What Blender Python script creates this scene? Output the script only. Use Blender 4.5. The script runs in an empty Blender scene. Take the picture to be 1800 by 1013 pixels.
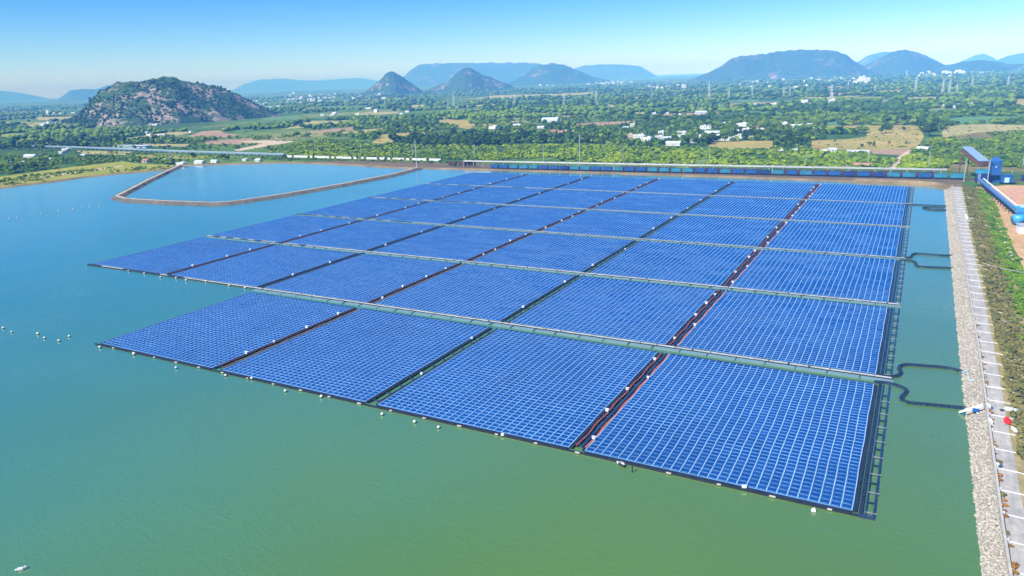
import bpy, math, random
import numpy as np
from mathutils import Vector, Matrix
random.seed(7)
RNG = np.random.default_rng(11)
R = math.radians
scene = bpy.context.scene
COL = scene.collection

# ------------------------------------------------------------------ camera
PITCH, ROLL, YAW = R(15.97957), R(2.15948), R(29.21666)
FPX, CX, CY = 1285.687, 900.0, 506.5
CAM = np.array([388.06, -149.13, 88.70])
_c, _s = math.cos, math.sin
_Rz = np.array([[_c(YAW), -_s(YAW), 0], [_s(YAW), _c(YAW), 0], [0, 0, 1]])
FWD = _Rz @ np.array([0, _c(PITCH), -_s(PITCH)])
_r0 = _Rz @ np.array([1.0, 0, 0])
_d0 = np.cross(FWD, _r0)
RIGHT = _c(ROLL) * _r0 + _s(ROLL) * _d0
DOWN = -_s(ROLL) * _r0 + _c(ROLL) * _d0
cam_data = bpy.data.cameras.new('camera')
cam = bpy.data.objects.new('camera', cam_data)
COL.objects.link(cam)
cam.matrix_world = Matrix(((RIGHT[0], -DOWN[0], -FWD[0], CAM[0]), (RIGHT[1], -DOWN[1], -FWD[1], CAM[1]),
                           (RIGHT[2], -DOWN[2], -FWD[2], CAM[2]), (0, 0, 0, 1)))
cam_data.sensor_width = 36.0
cam_data.lens = FPX / 1800 * 36
cam_data.clip_start = 1.0
cam_data.clip_end = 80000
scene.camera = cam


def ray(u, w):
    return RIGHT * (u - CX) / FPX + DOWN * (w - CY) / FPX + FWD


def at(u, w, z=0.0):
    """surveyed spot -> point of the level z"""
    d = ray(u, w)
    t = (z - CAM[2]) / d[2]
    p = CAM + d * t
    return Vector((p[0], p[1], z))


def at_dist(u, w, dist):
    d = ray(u, w)
    t = dist / math.hypot(d[0], d[1])
    return Vector(CAM + d * t)


def px_at(P):
    """vectorised at(): P = (n,2)"""
    P = np.asarray(P, float)
    d = RIGHT[None] * ((P[:, 0] - CX) / FPX)[:, None] + DOWN[None] * ((P[:, 1] - CY) / FPX)[:, None] + FWD[None]
    t = (0 - CAM[2]) / d[:, 2]
    return (CAM[None] + d * t[:, None])[:, :2]


def height_at(p, w):
    """height of a vertical over ground point p whose top is seen in line w"""
    lo, hi = 0.0, 600.0
    for _ in range(50):
        m = (lo + hi) / 2
        v = np.array([p[0], p[1], p[2] + m]) - CAM
        y = CY + FPX * v.dot(DOWN) / v.dot(FWD)
        if y > w: lo = m
        else: hi = m
    return lo


# ------------------------------------------------------------------ materials
class NT:
    def __init__(s, name):
        s.m = bpy.data.materials.new(name); s.m.use_nodes = True
        s.t = s.m.node_tree; s.n = s.t.nodes; s.l = s.t.links
        s.b = s.n['Principled BSDF']

    def add(s, kind, **kw):
        x = s.n.new(kind)
        for k, v in kw.items(): setattr(x, k, v)
        return x

    def pos(s, scale=(1, 1, 1)):
        g = s.add('ShaderNodeNewGeometry')
        if tuple(scale) == (1, 1, 1): return g.outputs['Position']
        mp = s.add('ShaderNodeMapping'); mp.inputs['Scale'].default_value = scale
        s.l.new(g.outputs['Position'], mp.inputs['Vector'])
        return mp.outputs['Vector']

    def noise(s, vec, scale, detail=3.0, rough=0.55):
        x = s.add('ShaderNodeTexNoise')
        x.inputs['Scale'].default_value = scale; x.inputs['Detail'].default_value = detail
        x.inputs['Roughness'].default_value = rough
        if vec is not None: s.l.new(vec, x.inputs['Vector'])
        return x.outputs['Fac']

    def ramp(s, fac, stops, interp='LINEAR'):
        x = s.add('ShaderNodeValToRGB'); x.color_ramp.interpolation = interp
        e = x.color_ramp.elements
        while len(e) < len(stops): e.new(0.5)
        for i, (p, c) in enumerate(stops):
            e[i].position = p; e[i].color = (*c, 1) if len(c) == 3 else c
        s.l.new(fac, x.inputs['Fac'])
        return x.outputs['Color']

    def mix(s, fac, a, b, mode='MIX'):
        x = s.add('ShaderNodeMix'); x.data_type = 'RGBA'; x.blend_type = mode
        for sock, v in ((x.inputs[0], fac), (x.inputs[6], a), (x.inputs[7], b)):
            if isinstance(v, (float, int)): sock.default_value = v
            elif isinstance(v, tuple): sock.default_value = (*v, 1)
            else: s.l.new(v, sock)
        return x.outputs[2]

    def bump(s, h, strength, dist=1.0):
        x = s.add('ShaderNodeBump'); x.inputs['Strength'].default_value = strength
        x.inputs['Distance'].default_value = dist
        s.l.new(h, x.inputs['Height']); s.l.new(x.outputs['Normal'], s.b.inputs['Normal'])

    def base(s, c): s.l.new(c, s.b.inputs['Base Color'])


def plain(name, col, rough=0.7, var=0.18, scale=0.8, metal=0.0, spec=None):
    """paint / plastic / concrete with a little worn variation"""
    t = NT(name)
    f = t.noise(t.pos(), scale, 4.0)
    lo = tuple(c * (1 - var) for c in col); hi = tuple(min(1, c * (1 + var)) for c in col)
    t.base(t.ramp(f, [(0.3, lo), (0.7, hi)]))
    t.b.inputs['Roughness'].default_value = rough; t.b.inputs['Metallic'].default_value = metal
    if spec is not None: t.b.inputs['Specular IOR Level'].default_value = spec
    return t.m


def foliage(name, a, b, scale=0.06):
    t = NT(name)
    p = t.pos()
    f1 = t.noise(p, scale, 2.0); f2 = t.noise(p, scale * 12, 2.0)
    c = t.ramp(f1, [(0.32, a), (0.68, b)])
    oi = t.add('ShaderNodeObjectInfo')
    v = t.ramp(oi.outputs['Random'], [(0.0, (0.75, 0.75, 0.75)), (1.0, (1.25, 1.25, 1.25))])
    c = t.mix(1.0, c, v, 'MULTIPLY')
    v2 = t.ramp(f2, [(0.3, (0.7, 0.7, 0.7)), (0.7, (1.3, 1.3, 1.3))])
    t.base(t.mix(1.0, c, v2, 'MULTIPLY'))
    t.b.inputs['Roughness'].default_value = 0.75
    t.b.inputs['Specular IOR Level'].default_value = 0.15
    return t.m


M = {}
M['white'] = plain('white_paint', (0.74, 0.76, 0.77), 0.6, 0.1)
M['white_float'] = plain('pale_float', (0.62, 0.72, 0.82), 0.5, 0.12, 0.4)
M['strip_float'] = plain('strip_float', (0.34, 0.54, 0.76), 0.5, 0.15, 0.3)
M['buoy'] = plain('buoy_plastic', (0.78, 0.74, 0.62), 0.45, 0.1)
M['buoy_dark'] = plain('buoy_dark_base', (0.06, 0.055, 0.04), 0.7, 0.2)  # dark lower part of the buoys and base slab of a loose float
M['black_float'] = plain('black_float', (0.016, 0.022, 0.035), 0.5, 0.3, 0.5)
M['navy_float'] = plain('navy_float', (0.018, 0.045, 0.10), 0.5, 0.3, 0.5)
M['grey_deck'] = plain('grey_deck', (0.46, 0.48, 0.46), 0.6, 0.25, 0.25)
M['cable'] = plain('cable_jacket', (0.42, 0.11, 0.06), 0.6, 0.2)
M['cable_brown'] = plain('cable_brown', (0.22, 0.06, 0.06), 0.6, 0.3)
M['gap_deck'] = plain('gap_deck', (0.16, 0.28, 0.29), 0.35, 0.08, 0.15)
M['concrete'] = plain('concrete', (0.46, 0.43, 0.38), 0.85, 0.15, 0.5)
M['parapet'] = plain('parapet_concrete', (0.50, 0.46, 0.40), 0.85, 0.18, 0.7)
M['galv'] = plain('galvanised_steel', (0.50, 0.53, 0.55), 0.5, 0.12, 0.3, 0.3)
M['pylon_steel'] = plain('pylon_steel', (0.70, 0.72, 0.74), 0.5, 0.08, 0.3)
M['rung_grey'] = plain('rung_grey', (0.26, 0.27, 0.26), 0.6, 0.2)
M['dark_steel'] = plain('dark_steel', (0.035, 0.035, 0.04), 0.7, 0.3)
M['rust'] = plain('rusty_steel', (0.16, 0.07, 0.045), 0.8, 0.3, 0.4)
M['wagon_blue'] = plain('wagon_blue', (0.012, 0.095, 0.32), 0.5, 0.25, 0.25)
M['wagon_teal'] = plain('wagon_teal', (0.03, 0.21, 0.33), 0.5, 0.25, 0.25)
M['wagon_navy'] = plain('wagon_navy', (0.010, 0.045, 0.20), 0.5, 0.25, 0.25)
M['wagon_red'] = plain('wagon_maroon', (0.085, 0.04, 0.035), 0.7, 0.3, 0.25)
M['coal'] = plain('coal', (0.05, 0.035, 0.03), 0.9, 0.5, 1.5)
M['plant_blue'] = plain('plant_blue', (0.012, 0.12, 0.42), 0.5, 0.15, 0.15)
M['belt_blue'] = plain('belt_cover_blue', (0.08, 0.20, 0.44), 0.45, 0.12, 0.2)
M['roof_grey'] = plain('roof_bluegrey', (0.22, 0.34, 0.50), 0.5, 0.12, 0.3)
M['pale_blue'] = plain('pale_blue_paint', (0.42, 0.64, 0.78), 0.5, 0.12, 0.3)
M['sky_blue'] = plain('machine_blue', (0.05, 0.33, 0.66), 0.4, 0.15, 0.3)
M['house_white'] = plain('house_whitewash', (0.70, 0.71, 0.72), 0.8, 0.12, 0.12)
M['house_cream'] = plain('house_cream', (0.62, 0.52, 0.38), 0.8, 0.12, 0.15)
M['house_pink'] = plain('house_pink', (0.58, 0.34, 0.28), 0.8, 0.12, 0.15)
M['tile'] = plain('roof_tile', (0.36, 0.15, 0.09), 0.8, 0.2, 0.4)
M['sheet'] = plain('sheet_roof', (0.52, 0.60, 0.68), 0.5, 0.15, 0.2)
M['glass_dark'] = plain('window_glass', (0.02, 0.025, 0.035), 0.15, 0.2)
M['red_cloth'] = plain('red_cloth', (0.55, 0.012, 0.012), 0.8, 0.2, 1.5)
M['tarp'] = plain('blue_white_tarp', (0.55, 0.66, 0.76), 0.6, 0.12, 1.2)
M['trunk'] = plain('bark', (0.10, 0.07, 0.045), 0.9, 0.3, 0.6)
M['rock'] = plain('rock', (0.42, 0.385, 0.32), 0.9, 0.28, 0.9)
M['rock_brown'] = plain('rock_brown', (0.30, 0.20, 0.15), 0.9, 0.25, 0.02)
M['leaf_dark'] = foliage('leaf_dark', (0.020, 0.062, 0.006), (0.066, 0.13, 0.012))
M['leaf_mid'] = foliage('leaf_mid', (0.060, 0.14, 0.006), (0.17, 0.25, 0.014))
M['leaf_scrub'] = foliage('leaf_scrub', (0.115, 0.205, 0.003), (0.27, 0.36, 0.006), 0.025)
M['leaf_olive'] = foliage('leaf_olive', (0.09, 0.10, 0.03), (0.21, 0.19, 0.06), 0.2)
M['leaf_bright'] = foliage('leaf_bright', (0.065, 0.16, 0.008), (0.16, 0.27, 0.015), 0.1)
M['leaf_orange'] = foliage('leaf_orange', (0.34, 0.10, 0.02), (0.30, 0.20, 0.03), 0.3)
M['leaf_palm'] = foliage('leaf_palm', (0.045, 0.10, 0.03), (0.10, 0.17, 0.05), 0.1)
M['leaf_hill'] = foliage('leaf_hill', (0.016, 0.055, 0.02), (0.045, 0.10, 0.035), 0.02)


def soil(name, a, b, scale, stretch=(1, 1, 1), bump=0.0):
    t = NT(name)
    p = t.pos(stretch)
    f = t.noise(p, scale, 5.0, 0.65); g = t.noise(p, scale * 9, 3.0)
    c = t.ramp(f, [(0.3, a), (0.7, b)])
    v = t.ramp(g, [(0.3, (0.8, 0.8, 0.8)), (0.7, (1.2, 1.2, 1.2))])
    t.base(t.mix(1.0, c, v, 'MULTIPLY'))
    t.b.inputs['Roughness'].default_value = 0.95; t.b.inputs['Specular IOR Level'].default_value = 0.1
    if bump: t.bump(g, bump)
    return t.m


M['tan'] = soil('field_tan', (0.26, 0.25, 0.06), (0.44, 0.34, 0.11), 0.015)
M['straw'] = soil('field_straw', (0.27, 0.28, 0.09), (0.44, 0.37, 0.17), 0.015)
M['brownf'] = soil('field_brown', (0.27, 0.19, 0.11), (0.42, 0.29, 0.18), 0.02)
M['greenf'] = soil('field_green', (0.09, 0.21, 0.075), (0.13, 0.26, 0.09), 0.02)
M['grass'] = soil('grass_yellow', (0.20, 0.26, 0.025), (0.34, 0.31, 0.06), 0.015)
M['olive_ground'] = soil('olive_ground', (0.12, 0.13, 0.035), (0.30, 0.24, 0.10), 0.03, (1, 0.5, 1))
M['dirt'] = soil('dirt_track', (0.46, 0.36, 0.24), (0.56, 0.46, 0.34), 0.05)
M['soil'] = soil('railway_soil', (0.10, 0.085, 0.045), (0.20, 0.16, 0.095), 0.03, (0.4, 1, 1))
M['yard'] = soil('yard_soil', (0.40, 0.235, 0.105), (0.58, 0.40, 0.22), 0.06)
M['pink'] = soil('pink_soil', (0.48, 0.26, 0.17), (0.58, 0.36, 0.24), 0.06)
M['bank'] = soil('bank_soil', (0.15, 0.12, 0.06), (0.30, 0.23, 0.13), 0.05)
M['ballast'] = soil('ballast', (0.13, 0.10, 0.085), (0.19, 0.15, 0.12), 0.3)
M['slope'] = soil('weedy_slope', (0.20, 0.20, 0.06), (0.42, 0.33, 0.17), 0.25)
M['dike_side'] = soil('dike_stone', (0.07, 0.068, 0.06), (0.19, 0.17, 0.14), 0.2)
M['dike_top'] = soil('dike_top', (0.32, 0.30, 0.25), (0.50, 0.47, 0.40), 0.1)


def make_road():
    t = NT('old_road')
    p = t.pos()
    f = t.noise(p, 0.35, 5.0, 0.65)
    v = t.noise(t.pos((1, 0.12, 1)), 1.2, 4.0)
    c = t.ramp(f, [(0.3, (0.31, 0.30, 0.27)), (0.55, (0.40, 0.385, 0.35)), (0.75, (0.49, 0.46, 0.40))])
    d = t.ramp(v, [(0.35, (0.85, 0.85, 0.86)), (0.65, (1.1, 1.09, 1.06))])
    t.base(t.mix(1.0, c, d, 'MULTIPLY'))
    t.b.inputs['Roughness'].default_value = 0.9
    return t.m


M['road'] = make_road()


def make_riprap():
    t = NT('stone_pitching')
    p = t.pos()
    x = t.add('ShaderNodeTexVoronoi'); x.feature = 'DISTANCE_TO_EDGE'; x.inputs['Scale'].default_value = 1.7
    t.l.new(p, x.inputs['Vector'])
    y = t.add('ShaderNodeTexVoronoi'); y.inputs['Scale'].default_value = 1.7
    t.l.new(p, y.inputs['Vector'])
    sp = t.add('ShaderNodeSeparateColor'); t.l.new(y.outputs['Color'], sp.inputs['Color'])
    c = t.ramp(sp.outputs['Red'], [(0.0, (0.34, 0.31, 0.255)), (0.5, (0.45, 0.41, 0.345)), (1.0, (0.54, 0.50, 0.43))])
    e = t.ramp(x.outputs['Distance'], [(0.02, (0.35, 0.33, 0.30)), (0.09, (1, 1, 1))])
    n = t.ramp(t.noise(p, 0.12, 4.0), [(0.3, (0.85, 0.84, 0.82)), (0.7, (1.08, 1.08, 1.06))])
    t.base(t.mix(1.0, t.mix(1.0, c, e, 'MULTIPLY'), n, 'MULTIPLY'))
    t.b.inputs['Roughness'].default_value = 0.95
    t.bump(e, 0.6, 0.25)
    return t.m


M['riprap'] = make_riprap()


def make_water():
    t = NT('green_water')
    p = t.pos()
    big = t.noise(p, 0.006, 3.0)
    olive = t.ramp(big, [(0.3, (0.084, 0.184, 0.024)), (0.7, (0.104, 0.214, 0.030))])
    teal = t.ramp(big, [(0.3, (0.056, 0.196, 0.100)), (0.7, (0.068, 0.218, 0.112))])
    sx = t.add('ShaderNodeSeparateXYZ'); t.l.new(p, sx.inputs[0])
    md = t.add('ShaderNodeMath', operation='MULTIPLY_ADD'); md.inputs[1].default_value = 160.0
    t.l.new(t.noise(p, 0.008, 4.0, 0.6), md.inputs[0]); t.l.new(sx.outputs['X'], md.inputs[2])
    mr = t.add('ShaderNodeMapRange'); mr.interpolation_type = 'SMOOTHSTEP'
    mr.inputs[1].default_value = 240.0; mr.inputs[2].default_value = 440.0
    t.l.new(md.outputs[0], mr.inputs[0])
    t.base(t.mix(mr.outputs[0], teal, olive))  # bluer sky reflection on the left is painted into the base as teal
    t.b.inputs['Roughness'].default_value = 0.08
    t.b.inputs['IOR'].default_value = 1.5; t.b.inputs['Coat Weight'].default_value = 1.0; t.b.inputs['Coat IOR'].default_value = 1.6; t.b.inputs['Coat Roughness'].default_value = 0.06
    w1 = t.noise(t.pos((0.7, 1.4, 1)), 1.1, 3.0, 0.6)
    w2 = t.noise(t.pos((0.8, 1.5, 1)), 0.4, 2.0)
    w3 = t.noise(p, 0.02, 2.0)
    a = t.add('ShaderNodeMath', operation='MULTIPLY_ADD'); a.inputs[1].default_value = 1.0
    t.l.new(w2, a.inputs[0]); t.l.new(w1, a.inputs[2])
    b = t.add('ShaderNodeMath', operation='MULTIPLY')
    m = t.add('ShaderNodeMapRange'); m.inputs[1].default_value = 0.3; m.inputs[2].default_value = 0.7
    m.inputs[3].default_value = 0.35; m.inputs[4].default_value = 1.0
    t.l.new(w3, m.inputs[0]); t.l.new(a.outputs[0], b.inputs[0]); t.l.new(m.outputs[0], b.inputs[1])
    t.bump(b.outputs[0], 0.34, 0.5)
    x = t.add('ShaderNodeBump'); x.inputs['Strength'].default_value = 0.05; x.inputs['Distance'].default_value = 0.5
    t.l.new(b.outputs[0], x.inputs['Height']); t.l.new(x.outputs['Normal'], t.b.inputs['Coat Normal'])
    return t.m


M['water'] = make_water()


def make_glass():
    t = NT('panel_glass')
    at_ = t.add('ShaderNodeAttribute'); at_.attribute_name = 'tint'; at_.attribute_type = 'GEOMETRY'
    c = t.ramp(at_.outputs['Fac'], [(0.0, (0.003, 0.047, 0.21)), (0.5, (0.005, 0.062, 0.26)), (1.0, (0.012, 0.092, 0.32))])
    f = t.noise(t.pos(), 0.02, 3.0)
    v = t.ramp(f, [(0.3, (0.88, 0.88, 0.9)), (0.7, (1.12, 1.1, 1.06))])
    t.base(t.mix(1.0, c, v, 'MULTIPLY'))
    t.b.inputs['Roughness'].default_value = 0.22
    t.b.inputs['Coat Weight'].default_value = 1.0; t.b.inputs['Coat IOR'].default_value = 2.1; t.b.inputs['Coat Roughness'].default_value = 0.12
    return t.m


M['glass'] = make_glass()
M['frame'] = plain('panel_frame', (0.16, 0.32, 0.60), 0.45, 0.08, 0.3, 0.2)
M['row_float'] = plain('row_float', (0.11, 0.28, 0.54), 0.5, 0.2, 0.3)


def make_ground():
    t = NT('plain_ground')
    p = t.pos()
    a = t.noise(t.pos((1, 0.55, 1)), 0.0035, 6.0, 0.68)
    b = t.noise(p, 0.03, 4.0, 0.65)
    d = t.noise(p, 0.0007, 3.0)
    c1 = t.ramp(a, [(0.30, (0.03, 0.085, 0.022)), (0.44, (0.06, 0.14, 0.030)), (0.53, (0.11, 0.20, 0.04)), (0.61, (0.20, 0.24, 0.065)), (0.70, (0.36, 0.32, 0.14))])
    v = t.ramp(b, [(0.3, (0.6, 0.62, 0.6)), (0.7, (1.3, 1.28, 1.2))])
    c2 = t.mix(1.0, c1, v, 'MULTIPLY')
    wood = t.ramp(b, [(0.35, (0.022, 0.065, 0.022)), (0.65, (0.065, 0.14, 0.035))])
    k = t.ramp(d, [(0.54, (0, 0, 0)), (0.64, (1, 1, 1))])
    t.base(t.mix(k, c2, wood))
    t.b.inputs['Roughness'].default_value = 1.0; t.b.inputs['Specular IOR Level'].default_value = 0.05
    return t.m


M['ground'] = make_ground()


def make_hill(name, veg_a, veg_b, rock_a, rock_b, scale, lo, hi):
    t = NT(name)
    p = t.pos((1, 1, 1.3))
    n1 = t.noise(p, scale, 6.0, 0.68); n2 = t.noise(p, scale * 7, 4.0, 0.6)
    z = t.add('ShaderNodeMath', operation='MULTIPLY_ADD'); z.inputs[1].default_value = 0.45
    t.l.new(n2, z.inputs[0]); t.l.new(n1, z.inputs[2])
    veg = t.ramp(n2, [(0.3, veg_a), (0.7, veg_b)])
    rock = t.ramp(n2, [(0.3, rock_a), (0.7, rock_b)])
    k = t.ramp(z.outputs[0], [(lo, (0, 0, 0)), (hi, (1, 1, 1))])
    t.base(t.mix(k, veg, rock))
    t.b.inputs['Roughness'].default_value = 1.0; t.b.inputs['Specular IOR Level'].default_value = 0.05
    t.bump(z.outputs[0], 0.8, 6.0)
    return t.m


M['hill_near'] = make_hill('hill_rock_scrub', (0.026, 0.07, 0.03), (0.065, 0.115, 0.045), (0.17, 0.145, 0.12), (0.38, 0.315, 0.265), 0.012, 0.72, 0.83)
M['hill_mid'] = make_hill('hill_forest', (0.02, 0.06, 0.028), (0.055, 0.10, 0.04), (0.20, 0.15, 0.12), (0.36, 0.28, 0.23), 0.006, 0.80, 0.90)
M['hill_far'] = make_hill('hill_far_forest', (0.018, 0.05, 0.026), (0.06, 0.10, 0.045), (0.18, 0.14, 0.11), (0.3, 0.24, 0.2), 0.004, 0.80, 0.92)


# ------------------------------------------------------------------ mesh builder
class MB:
    def __init__(s): s.v, s.f, s.m = [], [], []

    def box(s, c, d, rz=0.0, mat=0, taper=1.0):
        cx, cy, cz = c; x, y, z = d[0] / 2, d[1] / 2, d[2] / 2
        k = len(s.v); ca, sa = math.cos(rz), math.sin(rz)
        for dz, q in ((-z, 1.0), (z, taper)):
            for dx, dy in ((-x, -y), (x, -y), (x, y), (-x, y)):
                dx *= q; dy *= q
                s.v.append((cx + dx * ca - dy * sa, cy + dx * sa + dy * ca, cz + dz))
        for f in ((0, 3, 2, 1), (4, 5, 6, 7), (0, 1, 5, 4), (1, 2, 6, 5), (2, 3, 7, 6), (3, 0, 4, 7)):
            s.f.append(tuple(k + i for i in f)); s.m.append(mat)
        return s

    def bar(s, a, b, w, h, mat=0):
        """box beam from a to b"""
        a, b = Vector(a), Vector(b); d = (b - a)
        if d.length < 1e-6: return s
        d.normalize(); up = Vector((0, 0, 1))
        if abs(d.z) > 0.95: up = Vector((0, 1, 0))
        r = d.cross(up).normalized(); u = r.cross(d).normalized()
        k = len(s.v)
        for p in (a, b):
            for i, j in ((-1, -1), (1, -1), (1, 1), (-1, 1)):
                s.v.append(tuple(p + r * (i * w / 2) + u * (j * h / 2)))
        for f in ((0, 1, 2, 3), (7, 6, 5, 4), (0, 4, 5, 1), (1, 5, 6, 2), (2, 6, 7, 3), (3, 7, 4, 0)):
            s.f.append(tuple(k + i for i in f)); s.m.append(mat)
        return s

    def cyl(s, a, b, ra, rb=None, n=10, mat=0):
        rb = ra if rb is None else rb
        a, b = Vector(a), Vector(b); d = (b - a).normalized()
        up = Vector((0, 0, 1)) if abs(d.z) < 0.95 else Vector((1, 0, 0))
        r = d.cross(up).normalized(); u = r.cross(d).normalized(); k = len(s.v)
        for p, q in ((a, ra), (b, rb)):
            for i in range(n):
                t = 2 * math.pi * i / n
                s.v.append(tuple(p + (r * math.cos(t) + u * math.sin(t)) * q))
        for i in range(n):
            j = (i + 1) % n
            s.f.append((k + i, k + n + i, k + n + j, k + j)); s.m.append(mat)
        s.f.append(tuple(k + i for i in range(n))); s.m.append(mat)
        s.f.append(tuple(k + n + i for i in reversed(range(n)))); s.m.append(mat)
        return s

    def quad(s, *p, mat=0):
        k = len(s.v); s.v += [tuple(q) for q in p]; s.f.append(tuple(range(k, k + len(p)))); s.m.append(mat)
        return s

    def blob(s, c, r, jit=0.15, n=8, m=5, mat=0, mat_low=None, seed=0):
        rr = random.Random(seed); k = len(s.v)
        for i in range(m + 1):
            th = math.pi * i / m
            for j in range(n):
                ph = 2 * math.pi * j / n + (0.3 * (i % 2)); q = 1 + rr.uniform(-jit, jit)
                s.v.append((c[0] + r[0] * q * math.sin(th) * math.cos(ph), c[1] + r[1] * q * math.sin(th) * math.sin(ph), c[2] + r[2] * q * math.cos(th)))
        for i in range(m):
            for j in range(n):
                s.f.append((k + i * n + j, k + (i + 1) * n + j, k + (i + 1) * n + (j + 1) % n, k + i * n + (j + 1) % n))
                s.m.append(mat if mat_low is None or i < m * 0.55 else mat_low)
        return s

    def lathe(s, prof, n=12, c=(0, 0, 0), mat=0):
        k = len(s.v)
        for r, z in prof:
            for j in range(n):
                a = 2 * math.pi * j / n
                s.v.append((c[0] + r * math.cos(a), c[1] + r * math.sin(a), c[2] + z))
        for i in range(len(prof) - 1):
            for j in range(n):
                s.f.append((k + i * n + j, k + i * n + (j + 1) % n, k + (i + 1) * n + (j + 1) % n, k + (i + 1) * n + j)); s.m.append(mat)
        return s

    def mesh(s, name, mats, smooth=False):
        me = bpy.data.meshes.new(name)
        me.from_pydata(s.v, [], s.f)
        for x in (mats if isinstance(mats, (list, tuple)) else [mats]): me.materials.append(M[x] if isinstance(x, str) else x)
        me.polygons.foreach_set('material_index', np.array(s.m, np.int32))
        if smooth: me.polygons.foreach_set('use_smooth', np.ones(len(s.f), bool))
        me.update()
        return me


def link(name, me, parent=None, loc=(0, 0, 0), rz=0.0, scale=1.0):
    o = bpy.data.objects.new(name, me)
    COL.objects.link(o)
    o.location = loc; o.rotation_euler = (0, 0, rz)
    o.scale = scale if isinstance(scale, (tuple, list)) else (scale,) * 3
    if parent is not None: o.parent = parent
    return o


def obj(name, mb, mats, parent=None, smooth=False, **kw):
    return link(name, mb.mesh(name, mats, smooth), parent, **kw)


def tag(o, label, cat, group=None):
    o['label'] = label; o['category'] = cat
    if group: o['group'] = group
    return o


def kind(o, k='structure'):
    o['kind'] = k
    return o


def np_mesh(name, V, F, mats, midx=None, attr=None):
    """big mesh from arrays; F (n,k)"""
    me = bpy.data.meshes.new(name)
    V = np.ascontiguousarray(V, np.float32); F = np.ascontiguousarray(F, np.int32)
    n, k = F.shape
    me.vertices.add(len(V)); me.vertices.foreach_set('co', V.ravel())
    me.loops.add(n * k); me.loops.foreach_set('vertex_index', F.ravel())
    me.polygons.add(n)
    me.polygons.foreach_set('loop_start', np.arange(0, n * k, k, dtype=np.int32))
    me.polygons.foreach_set('loop_total', np.full(n, k, np.int32))
    for x in mats: me.materials.append(M[x] if isinstance(x, str) else x)
    if midx is not None: me.polygons.foreach_set('material_index', np.ascontiguousarray(midx, np.int32))
    if attr is not None:
        a = me.attributes.new('tint', 'FLOAT', 'FACE'); a.data.foreach_set('value', np.ascontiguousarray(attr, np.float32))
    me.update(calc_edges=True); me.validate()
    return me


ORD = ['zeroth', 'first', 'second', 'third', 'fourth', 'fifth', 'sixth', 'seventh', 'eighth', 'ninth', 'tenth', 'eleventh', 'twelfth',
       'thirteenth', 'fourteenth', 'fifteenth', 'sixteenth', 'seventeenth', 'eighteenth', 'nineteenth', 'twentieth']


def ordw(n):
    if n <= 20: return ORD[n]
    tens = {2: 'twenty', 3: 'thirty', 4: 'forty', 5: 'fifty'}[n // 10]
    if n % 10 == 0: return {20: 'twentieth', 30: 'thirtieth', 40: 'fortieth', 50: 'fiftieth'}[n]
    return tens + '-' + ORD[n % 10]


# value noise for layouts
_G = RNG.random((256, 256))


def vnoise(x, y):
    x = np.asarray(x, float); y = np.asarray(y, float)
    xi = np.floor(x).astype(int); yi = np.floor(y).astype(int); fx = x - xi; fy = y - yi
    fx = fx * fx * (3 - 2 * fx); fy = fy * fy * (3 - 2 * fy)
    g = lambda a, b: _G[a % 256, b % 256]
    return (g(xi, yi) * (1 - fx) + g(xi + 1, yi) * fx) * (1 - fy) + (g(xi, yi + 1) * (1 - fx) + g(xi + 1, yi + 1) * fx) * fy


def fbm(x, y, o=4):
    s, a, t = 0, 1.0, 0
    for i in range(o):
        s = s + a * vnoise(x * 2 ** i + 17.3 * i, y * 2 ** i + 9.1 * i); t += a; a *= 0.5
    return s / t


def inpoly(P, poly):
    x, y = P[:, 0], P[:, 1]; r = np.zeros(len(P), bool); n = len(poly)
    for i in range(n):
        x0, y0 = poly[i]; x1, y1 = poly[(i + 1) % n]
        if y0 == y1: continue
        c = ((y0 > y) != (y1 > y)) & (x < (x1 - x0) * (y - y0) / (y1 - y0) + x0)
        r ^= c
    return r


# ------------------------------------------------------------------ light
SUN_EL = R(46)
SUN_H = Vector((-0.46, -0.888, 0)).normalized()
sun_dir = Vector((SUN_H.x * math.cos(SUN_EL), SUN_H.y * math.cos(SUN_EL), math.sin(SUN_EL)))
sd = bpy.data.lights.new('sun', 'SUN'); sd.energy = 5.0; sd.angle = R(0.5); sd.color = (1.0, 0.96, 0.89)
so = bpy.data.objects.new('sun', sd); COL.objects.link(so)
so.rotation_euler = sun_dir.to_track_quat('Z', 'Y').to_euler(); so.location = (0, -200, 400)
world = bpy.data.worlds.new('World'); scene.world = world; world.use_nodes = True
wn, wl = world.node_tree.nodes, world.node_tree.links
sky = wn.new('ShaderNodeTexSky'); sky.sky_type = 'NISHITA'; sky.sun_disc = False
sky.sun_elevation = SUN_EL; sky.sun_rotation = math.atan2(SUN_H.x, SUN_H.y)
sky.altitude = 100; sky.air_density = 0.85; sky.dust_density = 0.0; sky.ozone_density = 8.0
hs = wn.new('ShaderNodeHueSaturation'); hs.inputs['Saturation'].default_value = 1.34; hs.inputs['Hue'].default_value = 0.513
wl.new(sky.outputs['Color'], hs.inputs['Color'])
bg = wn['Background']; bg.inputs['Strength'].default_value = 0.118
wl.new(hs.outputs['Color'], bg.inputs['Color'])
scene.view_settings.view_transform = 'Standard'; scene.view_settings.look = 'None'
scene.view_settings.exposure = 0.55; scene.view_settings.gamma = 1.0
cy = scene.cycles
cy.use_denoising = True
try: cy.denoiser = 'OPENIMAGEDENOISE'
except Exception: pass
cy.max_bounces = 5; cy.diffuse_bounces = 2; cy.glossy_bounces = 2; cy.transmission_bounces = 2; cy.volume_bounces = 2; cy.transparent_max_bounces = 6
cy.caustics_reflective = False; cy.caustics_refractive = False

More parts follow.
